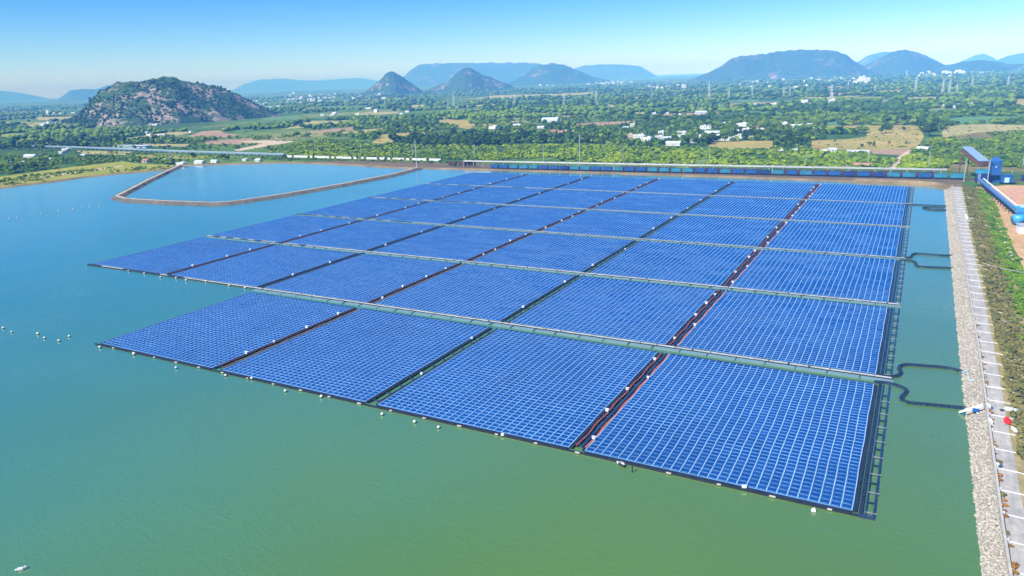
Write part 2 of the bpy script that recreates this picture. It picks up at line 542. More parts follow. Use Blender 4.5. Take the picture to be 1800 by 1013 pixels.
# haze
hz = obj('haze', MB().box((0, 6000, 228), (64000, 64000, 462)), [])
kind(hz, 'stuff')
hm = bpy.data.materials.new('haze_air'); hm.use_nodes = True
hn = hm.node_tree.nodes; hn.remove(hn['Principled BSDF'])
pv = hn.new('ShaderNodeVolumePrincipled')
pv.inputs['Color'].default_value = (0.125, 0.40, 1.0, 1); pv.inputs['Density'].default_value = 0.000145
pv.inputs['Anisotropy'].default_value = -0.4; pv.inputs['Absorption Color'].default_value = (0.80, 0.88, 1.0, 1)
hm.node_tree.links.new(pv.outputs['Volume'], hn['Material Output'].inputs['Volume'])
hz.data.materials.append(hm)

# ------------------------------------------------------------------ ground and water
GZ = -0.6
g = MB()
g.quad((-26000, -20000, GZ), (26000, -20000, GZ), (26000, 34000, GZ), (-26000, 34000, GZ))
kind(obj('ground', g, 'ground'))


def sheet(name, pts, mat, z):
    b = MB(); b.quad(*[(p[0], p[1], z) for p in pts]); o = obj(name, b, mat)
    # face up
    if o.data.polygons[0].normal.z < 0: o.data.flip_normals()
    return kind(o)


# shoreline of the reservoir (clockwise from near right)
SH = [(406, -420), (406, 110), (406.6, 300), (406.9, 455), (404, 474), (396, 483), (380, 485.5), (345, 486.5), (240, 491.5), (96, 492.5), (8, 491.5), (-74, 488.8)]
far_left = [at(690, 296), at(620, 291.5), at(560, 288.5), at(500, 287), at(440, 288), at(380, 290), at(322, 291.5), at(300, 298), at(250, 303), at(200, 307), at(150, 312), at(100, 319.5), at(40, 326.5), at(0, 331.5)]
SHL = [(p.x, p.y) for p in far_left]
shore = SH + SHL + [(-436, 160), (-470, -100), (-500, -420)]
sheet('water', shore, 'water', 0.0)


def ribbon(name, line, prof, mat, kindname='structure', jitter=0.0):
    """sweep a profile [(offset to the left of travel, z)] along line"""
    V, F = [], []
    n = len(line)
    for i, p in enumerate(line):
        a = Vector(line[max(0, i - 1)]).to_2d() if False else Vector((line[max(0, i - 1)][0], line[max(0, i - 1)][1]))
        b = Vector((line[min(n - 1, i + 1)][0], line[min(n - 1, i + 1)][1]))
        d = (b - a).normalized(); nr = Vector((-d.y, d.x))
        for k, (o, z) in enumerate(prof):
            j = (random.random() - 0.5) * jitter if 0 < k else 0
            q = Vector((p[0], p[1])) + nr * (o + j)
            V.append((q.x, q.y, z))
    m = len(prof)
    for i in range(n - 1):
        for k in range(m - 1):
            F.append((i * m + k, (i + 1) * m + k, (i + 1) * m + k + 1, i * m + k + 1))
    me = np_mesh(name, np.array(V), np.array(F), [mat])
    if me.polygons[0].normal.z < 0: me.flip_normals()
    return kind(link(name, me), kindname)


def dense(line, step):
    out = []
    for a, b in zip(line[:-1], line[1:]):
        a, b = Vector((a[0], a[1])), Vector((b[0], b[1])); n = max(1, int((b - a).length / step))
        for i in range(n): q = a.lerp(b, i / n); out.append((q.x, q.y))
    out.append((line[-1][0], line[-1][1]))
    return out


# banks (water on the left of travel when following shore from right to left -> land on the right)
far_line = dense(SH[3:] + SHL, 6)
ribbon('far_bank', far_line, [(1.5, -0.5), (0, 0.12), (-2.5, 0.9), (-6, 1.1), (-9, 0.2), (-13, -0.7)], 'bank', jitter=1.2)
left_line = dense([SHL[-1], (-436, 160), (-470, -100), (-500, -420)], 6)
ribbon('left_bank', left_line, [(1.5, -0.5), (0, 0.12), (-2.5, 0.9), (-6, 1.1), (-9, 0.2), (-13, -0.7)], 'bank', jitter=1.2)


# embankment on the right: pitched slope, parapet, road, outer slope
def xp(y):  # parapet centre line
    return float(np.interp(y, [-420, 0, 100, 300, 450], [409.2, 409.3, 410.4, 410.8, 411.3]))


def xr(y):  # outer road edge
    return float(np.interp(y, [-420, 7, 114, 305, 450], [413.0, 413.4, 414.7, 415.5, 416.6]))


def xw(y):
    return float(np.interp(y, [-420, 110, 300, 455], [406, 406, 406.6, 406.9]))


ys_e = list(np.arange(-420, 462, 3.0))


def strip(name, ys, fa, fb, za, zb, mat, n=1, wob=0.0):
    V, F = [], []
    for y in ys:
        for k in range(n + 1):
            t = k / n
            w = (vnoise(y * 0.3 + k * 7.7, k * 3.1) - 0.5) * wob if 0 < k < n or wob > 0.7 else 0
            V.append((fa(y) * (1 - t) + fb(y) * t + float(w), y, za * (1 - t) + zb * t + (float(w) * 0.25 if 0 < k < n else 0)))
    m = n + 1
    for i in range(len(ys) - 1):
        for k in range(n): F.append((i * m + k, i * m + k + 1, (i + 1) * m + k + 1, (i + 1) * m + k))
    return kind(link(name, np_mesh(name, np.array(V), np.array(F), [mat])))


ZR = 3.0
strip('pitched_slope', list(np.arange(-420, 456, 1.0)), lambda y: xw(y) - 0.9, lambda y: xp(y) - 0.2, -0.6, ZR, 'riprap', 6, 0.5)
strip('road', ys_e, lambda y: xp(y) + 0.2, xr, ZR, ZR, 'road')
strip('verge', ys_e, xr, lambda y: xr(y) + 1.2, ZR - 0.01, ZR - 0.15, 'slope', 2, 0.4)
strip('outer_slope', ys_e, lambda y: xr(y) + 1.2, lambda y: xr(y) + 15, ZR - 0.15, GZ - 0.05, 'slope', 6, 0.6)
# top of the embankment turns the far corner
corner = [(411.6, 459), (410.5, 470), (406, 480), (398, 488), (382, 491), (345, 492)]
ribbon('embankment_path', dense(corner, 3), [(2.6, 0.4), (1.6, 2.3), (-1.6, 2.3), (-3.5, -0.5)], 'bank')

# parapet wall
pw = MB()
for a, b in zip(range(-420, 458, 6), range(-414, 464, 6)):
    pw.bar((xp(a), a + 0.03, ZR + 0.25), (xp(b), b - 0.03, ZR + 0.25), 0.34, 0.9)
par = obj('parapet_wall', pw, 'parapet')
tag(par, 'long low concrete parapet wall between pitched slope and embankment road', 'wall')
cp = MB()
for a, b in zip(range(-420, 458, 6), range(-414, 464, 6)):
    cp.bar((xp(a), a, ZR + 0.75), (xp(b), b, ZR + 0.75), 0.46, 0.1)
obj('coping', cp, 'concrete', par)

# white strips across the road
k = 0
for i in range(-2, 46):
    y = -3.5 + 9.72 * i
    if y > 446: break
    s = MB(); pts = [(xp(y) + 0.3, y, ZR + 0.05), (xr(y), y - 0.25, ZR + 0.05), (xr(y) + 1.3, y - 0.4, ZR - 0.06), (xr(y) + 3.6, y - 0.9, ZR - 0.6), (xr(y) + 5.4 + random.uniform(-1, 1.6), y - 1.5, ZR - 1.1)]
    w = 0.24 if i != 8 else 0.6
    for a, b in zip(pts[:-1], pts[1:]): s.bar(a, b, w, 0.12)
    s.box((xp(y) + 0.42, y, ZR + 0.25), (0.4, 0.5, 0.5))
    o = obj('drain_strip', s, 'white')
    k += 1
    tag(o, ('wide ' if i == 8 else '') + 'white strip crossing the embankment road and weeds, %s from the photo\'s near end' % ordw(k), 'drain strip', 'white strips across the embankment road')

# ------------------------------------------------------------------ dike round the settling pond
dike_pts = [at(315, 293), at(262, 318), at(205, 348), at(222, 352.5), at(300, 357), at(375, 359.5), at(405, 358), at(440, 353), at(500, 344), at(600, 326.5), at(690, 309), at(735, 297)]
dline = [(p.x, p.y) for p in dike_pts]
ribbon('dike', dense(dline, 4), [(6.6, -0.4), (4.2, 0.5), (2.4, 1.7), (-2.2, 1.7), (-4.2, 0.5), (-6.6, -0.4)], 'dike_side', jitter=2.0)
ribbon('dike_track', dense(dline, 4), [(1.5, 1.75), (0.5, 1.76), (-0.5, 1.76), (-1.5, 1.75)], 'dike_top', jitter=0.5)

# ------------------------------------------------------------------ fields, tracks, soil
FIELDS = []
FIELD_Z = []


def field(name, px, mat, dz=0.0, keep=True):
    pts = [at(u, w, GZ) for u, w in px]
    sheet(name, pts, mat, GZ + 0.05 + dz + 0.0045 * len(FIELD_Z)); FIELD_Z.append(1)
    if keep: FIELDS.append(px)


field('railway_soil', [(500, 287), (560, 283), (700, 284), (870, 289), (1300, 301), (1560, 311), (1692, 318), (1690, 330), (1655, 331), (1640, 328), (1500, 324), (1260, 314), (1000, 306), (860, 302), (740, 299), (690, 299), (560, 291)], 'soil', 0.0)
field('field', [(1440, 222), (1560, 220), (1618, 221), (1624, 240), (1612, 263), (1540, 264), (1430, 263), (1415, 247), (1490, 245), (1525, 240), (1520, 232), (1455, 232)], 'tan')
field('field', [(1655, 233), (1665, 221), (1730, 218), (1815, 221), (1815, 231), (1740, 234), (1700, 244), (1660, 247)], 'straw')
field('field', [(1658, 218), (1672, 206), (1740, 204), (1795, 205), (1790, 212), (1760, 216), (1700, 218)], 'greenf')
field('field', [(1244, 260), (1250, 250), (1340, 247), (1368, 249), (1362, 262), (1320, 263), (1288, 264)], 'tan')
field('field', [(652, 252), (668, 240), (672, 236), (745, 232), (748, 238), (700, 246), (680, 253)], 'tan')
field('field', [(770, 222), (773, 210), (822, 211), (828, 222), (840, 229), (815, 226), (790, 222)], 'tan')
field('field', [(520, 234), (620, 223), (624, 229), (560, 234)], 'brownf')
field('field', [(500, 227), (545, 213), (625, 212), (645, 216), (560, 223)], 'straw')
field('field', [(598, 233), (680, 224), (680, 231), (650, 237), (610, 239)], 'straw')
field('field', [(330, 240), (355, 231), (388, 229), (392, 234), (420, 237), (400, 241), (350, 243)], 'brownf')
field('field', [(360, 248), (440, 243), (452, 250), (420, 254), (362, 254)], 'brownf')
field('track', [(416, 249), (470, 247), (522, 248.5), (490, 254), (470, 257.5), (420, 266), (410, 264), (440, 257.5), (460, 253)], 'dirt')
field('field', [(-60, 250), (108, 250), (107, 254), (-60, 254.5)], 'straw')
field('field', [(130, 251.5), (270, 253), (335, 254), (330, 258), (135, 256)], 'straw')
field('field', [(130, 265), (235, 267), (230, 273), (150, 271)], 'straw')
field('field', [(238, 272), (420, 276), (330, 280), (240, 277)], 'grass')
field('field', [(205, 246), (300, 232), (345, 232), (300, 241), (230, 248)], 'straw')
field('grass_bank', [(-60, 320), (0, 311), (60, 303), (150, 291), (215, 284), (245, 288), (305, 291), (300, 296), (250, 301), (150, 310), (40, 324), (-60, 338)], 'grass')
field('track', [(-60, 331), (20, 318.5), (150, 300), (215, 291.5), (216, 293), (150, 302.5), (24, 321), (-60, 335)], 'dirt', 0.01)
field('dry_ground', [(1600, 262), (1650, 243), (1720, 233), (1830, 228), (1830, 302), (1690, 303), (1585, 292)], 'olive_ground', 0.0, False)
field('yard', [(1708, 330), (1770, 326), (1815, 326), (1900, 420), (1960, 640), (1830, 560), (1790, 450), (1760, 400)], 'yard')
field('yard_track', [(1766, 338), (1778, 331), (1815, 328), (1815, 345), (1790, 350), (1815, 380), (1800, 382), (1776, 352)], 'pink', 0.02)
field('quarry', [(1528, 264), (1600, 262), (1606, 266), (1580, 273), (1535, 271)], 'brownf')
field('track', [(1556, 299), (1580, 275), (1600, 262), (1606, 264), (1590, 278), (1572, 299)], 'dirt', 0.01)
field('spoil', [(1475, 293), (1500, 286), (1540, 286), (1572, 293)], 'pink')
for px, mt in [([(830, 174), (870, 168), (990, 165), (1060, 161), (1062, 164), (990, 168.5), (880, 173)], 'straw'), ([(765, 190), (870, 183), (872, 185.5), (775, 191)], 'straw'),
               ([(1655, 184), (1690, 181), (1690, 185), (1660, 186.5)], 'brownf'), ([(1590, 172), (1690, 168), (1690, 173), (1600, 177)], 'straw'), ([(1505, 198), (1535, 196), (1536, 200), (1508, 202)], 'greenf'),
               ([(1770, 176), (1815, 173), (1815, 184), (1790, 190), (1782, 182)], 'tan'), ([(700, 188), (745, 184), (746, 188), (705, 191)], 'straw'), ([(1050, 195), (1090, 193), (1090, 198), (1055, 199)], 'greenf'),
               ([(1450, 216), (1480, 212), (1490, 217), (1455, 221)], 'greenf'), ([(1565, 213), (1612, 211), (1615, 217), (1570, 219)], 'straw'), ([(880, 215), (910, 213), (940, 215), (900, 218)], 'straw'),
               ([(60, 207), (130, 205), (130, 209), (70, 212)], 'straw'), ([(455, 209), (520, 203), (530, 207), (470, 213)], 'greenf')]:
    field('field', px, mt)

_r = random.Random(23)
for q in range(64):
    u, w = _r.uniform(-40, 1820), 0
    f_ = _r.random() ** 0.8
    w0 = np.interp(u, [0, 900, 1800], [172, 138, 104]) + 30
    w1 = np.interp(u, [0, 480, 650, 900, 1240, 1440, 1800], [245, 236, 232, 236, 200, 205, 200])
    w = w0 + (w1 - w0) * f_
    if 110 < u < 500 and w < 236: continue
    L_, h_ = _r.uniform(14, 48) * (0.6 + 0.8 * f_), _r.uniform(0.8, 2.6) * (0.5 + f_)
    sl = _r.uniform(-0.06, 0.02)
    pts = [(u - L_, w + L_ * sl * -1 - h_ * _r.uniform(.4, 1)), (u - L_ * .2, w - h_), (u + L_, w + L_ * sl - h_ * _r.uniform(.3, 1)), (u + L_ * .9, w + L_ * sl + h_), (u + L_ * .1, w + h_ * 1.1), (u - L_ * 1.05, w - L_ * sl + h_ * .6)]
    field('field', pts, _r.choice(('straw', 'straw', 'tan', 'greenf', 'greenf', 'grass', 'brownf')))
# ------------------------------------------------------------------ floating solar array
XS = [0.0, 63.0, 128.5, 193.0, 257.3, 321.8, 383.8]
YS = [0.0, 77.5, 155.3, 234.0, 313.1, 392.5, 469.5]
GAPY = [7.4, 6.4, 5.6, 5.0, 4.6, 0.0]
BW, BD, NX, NY = 59.6, 71.0, 28, 40
PX, PY = BW / NX, BD / NY
PW, PDP = PX - 0.24, 1.28
TILT = R(5)


def panel_arrays(cx, cy, dz, tl):
    """tray of framed panels at centres cx, cy: verts (n,12,3), faces"""
    n = len(cx); w, d = PW / 2, PDP / 2; fr = 0.05
    ct, st = np.cos(tl), np.sin(tl)
    loc = np.array([(-w, -d, 0), (w, -d, 0), (w, d, 0), (-w, d, 0), (-w + fr, -d + fr, 0.002), (w - fr, -d + fr, 0.002), (w - fr, d - fr, 0.002), (-w + fr, d - fr, 0.002),
                    (-w, -d, -0.05), (w, -d, -0.05), (w, d, -0.05), (-w, d, -0.05)])
    V = np.empty((n, 12, 3))
    V[:, :, 0] = cx[:, None] + loc[None, :, 0]
    V[:, :, 1] = cy[:, None] + loc[None, :, 1] * ct[:, None] - loc[None, :, 2] * st[:, None]
    V[:, :, 2] = dz[:, None] + loc[None, :, 1] * st[:, None] + loc[None, :, 2] * ct[:, None]
    f = np.array([(4, 5, 6, 7), (0, 1, 5, 4), (1, 2, 6, 5), (2, 3, 7, 6), (3, 0, 4, 7), (8, 9, 1, 0), (9, 10, 2, 1), (10, 11, 3, 2), (11, 8, 0, 3)])
    F = (f[None] + (np.arange(n) * 12)[:, None, None]).reshape(-1, 4)
    mi = np.tile(np.array([0, 1, 1, 1, 1, 1, 1, 1, 1]), n)
    return V.reshape(-1, 3), F, mi


def sway(y, seed=0):
    return 0.06 * np.sin(y * 0.23 + seed) + 0.03 * np.sin(y * 0.61 + 1.7 * seed)


def panel_field(name, skip=None, seed=0):
    rg = np.random.default_rng(seed)
    ii, jj = np.meshgrid(np.arange(NX), np.arange(NY)); ii = ii.ravel(); jj = jj.ravel()
    if skip is not None:
        keep = ~skip[jj, ii]; ii, jj = ii[keep], jj[keep]
    cx = (ii + 0.5) * PX; cy = (jj + 0.5) * PY
    und = (fbm(cx * 0.07 + seed * 31, cy * 0.12 + 5, 3) - 0.5)
    dz = 0.55 + und * 0.25 + rg.normal(0, 0.008, len(cx))
    tl = TILT + und * R(8) + rg.normal(0, R(0.7), len(cx))
    cyj = cy + (fbm(cx * 0.05 + seed * 7, cy * 0.02, 2) - 0.5) * 0.5
    V, F, mi = panel_arrays(cx + sway(cy), cyj, dz, tl)
    tint = np.clip(0.5 + rg.normal(0, 0.16, len(cx)) + und * 0.8, 0, 1)
    return np_mesh(name, V, F, ['glass', 'frame'], mi, np.repeat(tint, 9))


FIELD_MESH = [panel_field('panel_field', None, s) for s in range(4)]
one = panel_arrays(np.zeros(1), np.zeros(1), np.zeros(1), np.full(1, TILT))
PANEL_MESH = [np_mesh('solar_panel', *one[:2], ['glass', 'frame'], one[2], np.full(9, q)) for q in (0.3, 0.45, 0.55, 0.7)]
# floats under a block: pale longitudinal strips, darker cross floats between panel rows
fb = MB()
for i in range(NX + 1):
    wv = 0.0
    for q in range(20):
        y0, y1 = q * BD / 20, (q + 1) * BD / 20
        fb.bar((i * PX + float(sway(y0)), y0, 0.44), (i * PX + float(sway(y1)), y1, 0.44), 0.16, 0.46)
rb = MB()
for j in range(NY + 1):
    rb.box((BW / 2, j * PY - 0.05, 0.28), (BW - 0.05, 0.5, 0.36), 0, 0)
for f_ in rb.f: fb.f.append(tuple(q + len(fb.v) for q in f_)); fb.m.append(1)
fb.v += rb.v
GRID_MESH = fb.mesh('float_grid', ['strip_float', 'row_float'])
eb = MB()
for a in range(12):
    y0 = a * BD / 12
    eb.box((-0.55, y0 + BD / 24, 0.25), (0.8, BD / 12 - (0.5 if a % 3 == 2 else 0.1), 0.5), 0, 0)
    eb.box((BW + 0.55, y0 + BD / 24, 0.25), (0.8, BD / 12 - (0.5 if a % 3 == 1 else 0.1), 0.5), 0, 0)
for a in range(10):
    x0 = a * BW / 10
    eb.box((x0 + BW / 20, BD + 0.55, 0.25), (BW / 10 - 0.12, 0.7, 0.45), 0, 0)
    eb.box((x0 + BW / 20, -0.7, 0.22), (BW / 10 - 0.12, 0.9, 0.5), 0, 0)
EDGE_MESH = eb.mesh('edge_float', ['black_float'])
for b_, r_, sx in [(0, 0, 0)]: pass
ROWN = ['front', 'second', 'third', 'fourth', 'fifth', 'rearmost']
COLN = {5: 'rightmost', 4: 'second from the right', 3: 'third from the right', 2: 'fourth from the right', 1: 'fifth from the right', 0: 'leftmost'}
DETAIL = {(2, 0), (3, 0), (4, 0), (5, 0), (4, 1), (5, 1)}
for j in range(6):
    for i in range(6):
        if j == 0 and i < 2: continue
        x0 = XS[i] + (XS[i + 1] - XS[i] - BW) / 2 + (0.8 if i == 5 else 0); y0 = YS[j] + (0.9 if j else -0.5)
        sy = (YS[j + 1] - YS[j] - GAPY[j] - (1.2 if j else -0.2)) / BD
        e = link('solar_array', None, None, (x0, y0, 0.0), 0, (1, sy, 1))
        colname = COLN[i] if not (j == 0 and i == 2) else 'leftmost'
        tag(e, 'floating block of blue solar panels, %s row, %s' % (ROWN[j], colname), 'solar array', 'floating solar panel blocks')
        if (i, j) in DETAIL:
            ii, jj = np.meshgrid(np.arange(NX), np.arange(NY))
            d = np.hypot(x0 + (ii + 0.5) * PX - CAM[0], y0 + (jj + 0.5) * PY - CAM[1])
            th = np.sort(d.ravel())[99]; sk = d <= th
            pf = link('panel_field', panel_field('panel_field', sk, i * 7 + j), e)
            for jx, ix in zip(*np.nonzero(sk)):
                cxp, cyp = (ix + 0.5) * PX, (jx + 0.5) * PY
                und = float(fbm(np.array([cxp * 0.07 + (i * 7 + j) * 31]), np.array([cyp * 0.12 + 5]), 3)[0] - 0.5)
                yj = cyp + float(fbm(np.array([cxp * 0.05 + (i * 7 + j) * 7]), np.array([cyp * 0.02]), 2)[0] - 0.5) * 0.5
                p = link('solar_panel', PANEL_MESH[random.randrange(4)], e, (cxp + float(sway(cyp)), yj, 0.55 + und * 0.25))
                p.rotation_euler = (und * R(8) + random.gauss(0, R(0.7)), 0, 0)
        else:
            pf = link('panel_field', FIELD_MESH[(i * 3 + j * 5) % 4], e)
        kind(pf, 'stuff')
        link('float_grid', GRID_MESH, e); link('edge_float', EDGE_MESH, e)

# aisles between blocks
for i in range(1, 6):
    for j in range(6):
        if j == 0 and i < 3: continue
        xa = XS[i] - (1.5 if i > 2 else 1.2); y0 = YS[j] + 0.9; y1 = YS[j + 1] - GAPY[j] - 0.3
        xc = XS[i] + (0.4 if i == 5 else 0.0); L = y1 - y0
        e = link('floating_aisle', None, None, (xc, y0, 0))
        if i < 5: side = '%s and %s blocks from the right' % (ORD[6 - i], ORD[7 - i])
        else: side = 'first and second blocks from the right'
        tag(e, 'dark floating aisle in the %s row between %s' % (ROWN[j], side), 'walkway', 'floating aisles between panel blocks')
        wdt = 1.35 if i in (3, 4, 5) else 0.9
        for s_ in (-1, 1):
            rl = MB(); yy = 0.0
            while yy < L - 0.5:
                rl.box((s_ * wdt, yy + 1.45, 0.27), (0.55, 2.75, 0.5), 0, 0); yy += 2.9
            obj('rail', rl, 'black_float', e)
        if i == 2 or (i == 5):
            dk = MB(); yy = 0.0
            while yy < L - 0.5:
                dk.box((0, yy + 1.45, 0.3), (1.3 if i == 2 else 0.7, 2.5, 0.5), 0, 0); yy += 2.9
            obj('deck', dk, 'black_float' if i == 2 else 'navy_float', e)
        cr_list = []; yy = 1.0
        while yy < L: cr_list.append(MB().box((0, yy, 0.2), (2 * wdt, 0.5, 0.3))); yy += 5.8
        for q_, (cv_) in enumerate(cr_list): obj('cross_float', cv_, 'navy_float', e)
        if i in (5, 3, 1):
            for s_, mt in ((1, 'cable'), (-1, 'cable_brown')):
                if i == 1 and s_ < 0: continue
                cb = MB(); pr = None
                for q in range(0, 25):
                    pt = (s_ * (wdt - 0.1) + 0.22 * math.sin(q * 1.3 + i + j), q * L / 24, 0.58)
                    if pr: cb.bar(pr, pt, 0.5 if i == 5 else 0.25, 0.10)
                    pr = pt
                obj('cable', cb, mt, e)
        # white combiner boxes standing on the aisle
        nb = {1: 3, 2: 2, 3: 4, 4: 2, 5: 5}[i]
        for q in range(nb):
            b = MB(); yb = y0 + (q + 0.3 + 0.4 * random.random()) * L / nb
            b.box((0, 0, 0.35), (0.9, 0.7, 0.12), 0, 1); b.box((0, 0, 0.85), (1.15, 0.75, 0.85), 0, 0); b.box((0, -0.05, 1.32), (1.35, 1.0, 0.08), 0, 0)
            b.box((-0.3, 0, 0.2), (0.1, 0.5, 0.4), 0, 1); b.box((0.3, 0, 0.2), (0.1, 0.5, 0.4), 0, 1)
            o = obj('combiner_box', b, ['white', 'dark_steel'], None, loc=(xc + random.choice((-1, 1)) * wdt, yb, 0.5), scale=random.uniform(0.6, 0.85), rz=random.uniform(-0.3, 0.3))
            side2 = ORD[6 - i] if i < 5 else 'first'
            tag(o, 'small white electrical box, %s along %s aisle from the right, %s row' % (ORD[q + 1], side2, ROWN[j]), 'electrical box', 'white boxes on the floating aisles')

# long walkways in front of rows two to six
for j in range(1, 6):
    xa, xb = XS[0] - 0.8, XS[6] + 4.0
    y = YS[j] - 0.75
    e = link('floating_walkway', None, None, (xa, y, 0))
    tag(e, 'long pale floating walkway along the front of the %s panel row' % ROWN[j], 'walkway', 'cross walkways in front of panel rows')
    dk, fl = MB(), MB(); x = 0.0
    while x < xb - xa:
        Ls = min(6.0, xb - xa - x)
        pale = 1 if (x + xa > 100 or random.random() < 0.55) else 0
        dk.box((x + Ls / 2, 0.15 + 0.06 * math.sin(x * 0.05), 0.47), (Ls - (0.08 if random.random() < .7 else 0.5), 0.8 if j < 3 else 0.55, 0.16), 0, 0 if pale else 1)
        fl.box((x + Ls / 2, -0.35 + 0.06 * math.sin(x * 0.05), 0.2), (Ls - 0.12, 0.4, 0.4)); x += 6.0
    obj('deck', dk, ['grey_deck', 'navy_float'], e); obj('float', fl, 'black_float', e)
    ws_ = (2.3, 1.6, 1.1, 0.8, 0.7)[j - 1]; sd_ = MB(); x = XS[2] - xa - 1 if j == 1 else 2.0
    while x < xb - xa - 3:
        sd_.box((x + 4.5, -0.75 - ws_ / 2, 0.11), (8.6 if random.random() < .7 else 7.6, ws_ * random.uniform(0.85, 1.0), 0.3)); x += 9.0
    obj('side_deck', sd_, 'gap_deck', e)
# front edge plates of the front row
e = link('edge_walkway', None, None, (XS[2], -1.6, 0))
tag(e, 'dark floating edge with whitish mooring plates along the front of the nearest row', 'walkway')
fl, pls = MB(), []; x = 0.0; Lx = XS[6] + 1.0 - XS[2]; q = 0
while x < Lx:
    fl.box((x + 1.9, -0.05, 0.2), (3.7, 0.5, 0.4)); x += 3.8; q += 1
    if q % 3 == 0 and x < Lx - 4: pls.append(MB().box((x, -0.35, 0.32), (random.uniform(0.8, 1.5), 0.4, 0.22), random.uniform(-.15, .15)))
obj('float', fl, 'black_float', e); [obj('mooring_plate', q_, 'parapet', e) for q_ in pls]
# ladder like outriggers on the right side
for j in range(6):
    y0 = YS[j] + (0.5 if j else -1.3); y1 = YS[j + 1] - GAPY[j] - 0.2; L = y1 - y0
    xo = XS[6] + 0.9
    e = link('outrigger_walkway', None, None, (xo, y0, 0))
    tag(e, 'dark ladder-like floating walkway along the right side of the %s panel row' % ROWN[j], 'walkway', 'ladder walkways on the right side of the array')
    for dx, wd in ((0.35, 0.7), (1.2, 0.25), (2.75, 0.4)):
        rl = MB(); yy = 0.0
        while yy < L:
            rl.box((dx, yy + 0.72, 0.25), (wd, 1.3, 0.5)); yy += 1.45
        obj('rail', rl, 'navy_float' if dx > 0.5 else 'black_float', e)
    n = int(L / 4.2)
    for q in range(n):
        ln = q % 2 == 0
        rg_ = MB().box((1.9 + (0.3 if ln else 0), 0, 0.42), (2.2 if ln else 1.5, 0.2 if ln else 0.4, 0.2))
        obj('rung', rg_, 'rung_grey' if ln else 'black_float', e, loc=(0, 1.2 + q * 4.2, 0))
    if j == 0:
        obj('end_float', MB().box((1.5, -0.3, 0.25), (2.9, 0.8, 0.5)), 'navy_float', e)

# floating cable lines to the bank
def float_line(pts, label, fw=1.05):
    P = [at(u, w, 0.3) for u, w in pts]
    # smooth (Catmull-Rom)
    S = []
    for i in range(len(P) - 1):
        p0, p1, p2, p3 = P[max(0, i - 1)], P[i], P[i + 1], P[min(len(P) - 1, i + 2)]
        n = max(2, int((p2 - p1).length / 0.5))
        for k_ in range(n):
            t = k_ / n
            S.append(0.5 * ((2 * p1) + (-p0 + p2) * t + (2 * p0 - 5 * p1 + 4 * p2 - p3) * t * t + (-p0 + 3 * p1 - 3 * p2 + p3) * t ** 3))
    S.append(P[-1])
    fl, pi = MB(), MB(); acc = 0.0; last = S[0]
    for a, b in zip(S[:-1], S[1:]):
        pi.bar((a.x, a.y, 0.62), (b.x, b.y, 0.62), 0.32, 0.2)
        acc += (b - a).length
        if acc >= 1.25:
            m = (last + b) / 2; d = b - last
            fl.box((m.x, m.y, 0.26), (d.length * 0.86, fw, 0.52), math.atan2(d.y, d.x)); last = b; acc = 0.0
    o = obj('cable_line', pi, 'black_float'); obj('float', fl, 'navy_float', o)
    tag(o, label, 'cable line', 'floating cable lines to the bank')
    return o


float_line([(1540, 660), (1547, 660.5), (1566, 662), (1579, 660), (1584, 654), (1580, 648), (1583, 643), (1594, 641), (1624, 643), (1666, 647), (1693, 653.6)], 'dark S-curved floating cable line from second row to the stone bank')
float_line([(1536, 671), (1563.6, 674), (1583, 680), (1594, 686), (1588.5, 694), (1584, 700), (1594, 707), (1608, 709), (1638, 711.7), (1671, 715), (1698, 717.5)], 'nearest dark S-curved floating cable line ending beside the cable landing')
float_line([(1588, 452.5), (1595, 453), (1602, 452), (1603, 448.4), (1609, 446), (1623, 446.5), (1654, 449), (1676, 449.3)], 'dark bent floating cable line, upper of the pair beyond fourth row')
float_line([(1582, 457), (1587.7, 457.4), (1604, 459), (1610, 462.6), (1610, 466), (1616, 468.5), (1633, 469.7), (1676, 471.5)], 'dark bent floating cable line, lower of the pair beyond third row')
float_line([(1588, 359.4), (1610, 360), (1640, 361.3), (1665, 362.2)], 'straight dark floating cable line beyond the fifth row', 0.8)
float_line([(1664, 369.5), (1640, 369.3), (1628, 367.5), (1622, 365.5), (1632, 364.3), (1648, 365), (1660, 366)], 'small hooked floating cable line near the far right bank', 0.36)

# buoys and floats
buoy_mb = MB().lathe([(0.0, -0.2), (0.42, -0.15), (0.55, 0.1), (0.55, 0.35)], 10, mat=1)
buoy_mb.lathe([(0.57, 0.35), (0.57, 0.62), (0.42, 0.9), (0.12, 1.02), (0.0, 1.03)], 10, mat=0)
BUOY = buoy_mb.mesh('buoy', ['buoy', 'buoy_dark'], True)
buoys_front = [(176, 612), (236, 624), (310, 648), (397, 661.5), (443, 667), (502, 689), (565, 699), (672, 730), (729, 743.5), (771, 753), (884, 767)]
for q, (u, w) in enumerate(buoys_front):
    o = link('buoy', BUOY, None, at(u, w, 0), random.random() * 6, random.uniform(0.7, 0.9))
    tag(o, 'white mooring buoy off the front row edge, %s from the left' % ORD[q + 1], 'buoy', 'buoys off the front row')
for q, (u, w) in enumerate([(226, 477.5), (254, 481.5), (282.5, 488.5), (310, 490), (327.5, 494), (362, 496), (403, 503.5), (431, 507.5)]):
    o = link('buoy', BUOY, None, at(u, w, 0), random.random() * 6, random.uniform(0.7, 0.9))
    tag(o, 'white mooring buoy off the second row\'s left end, %s from the left' % ORD[q + 1], 'buoy', 'buoys off the second row')
for q, (u, w) in enumerate([(6, 578), (21, 585), (67, 588), (78.5, 595.5), (104, 600.5), (122, 592.5)]):
    o = link('buoy', BUOY, None, at(u, w, 0), random.random() * 6, random.uniform(0.7, 0.9))
    tag(o, 'white buoy in open water left of the array, %s from the left' % ORD[q + 1], 'buoy', 'buoys in open water on the left')
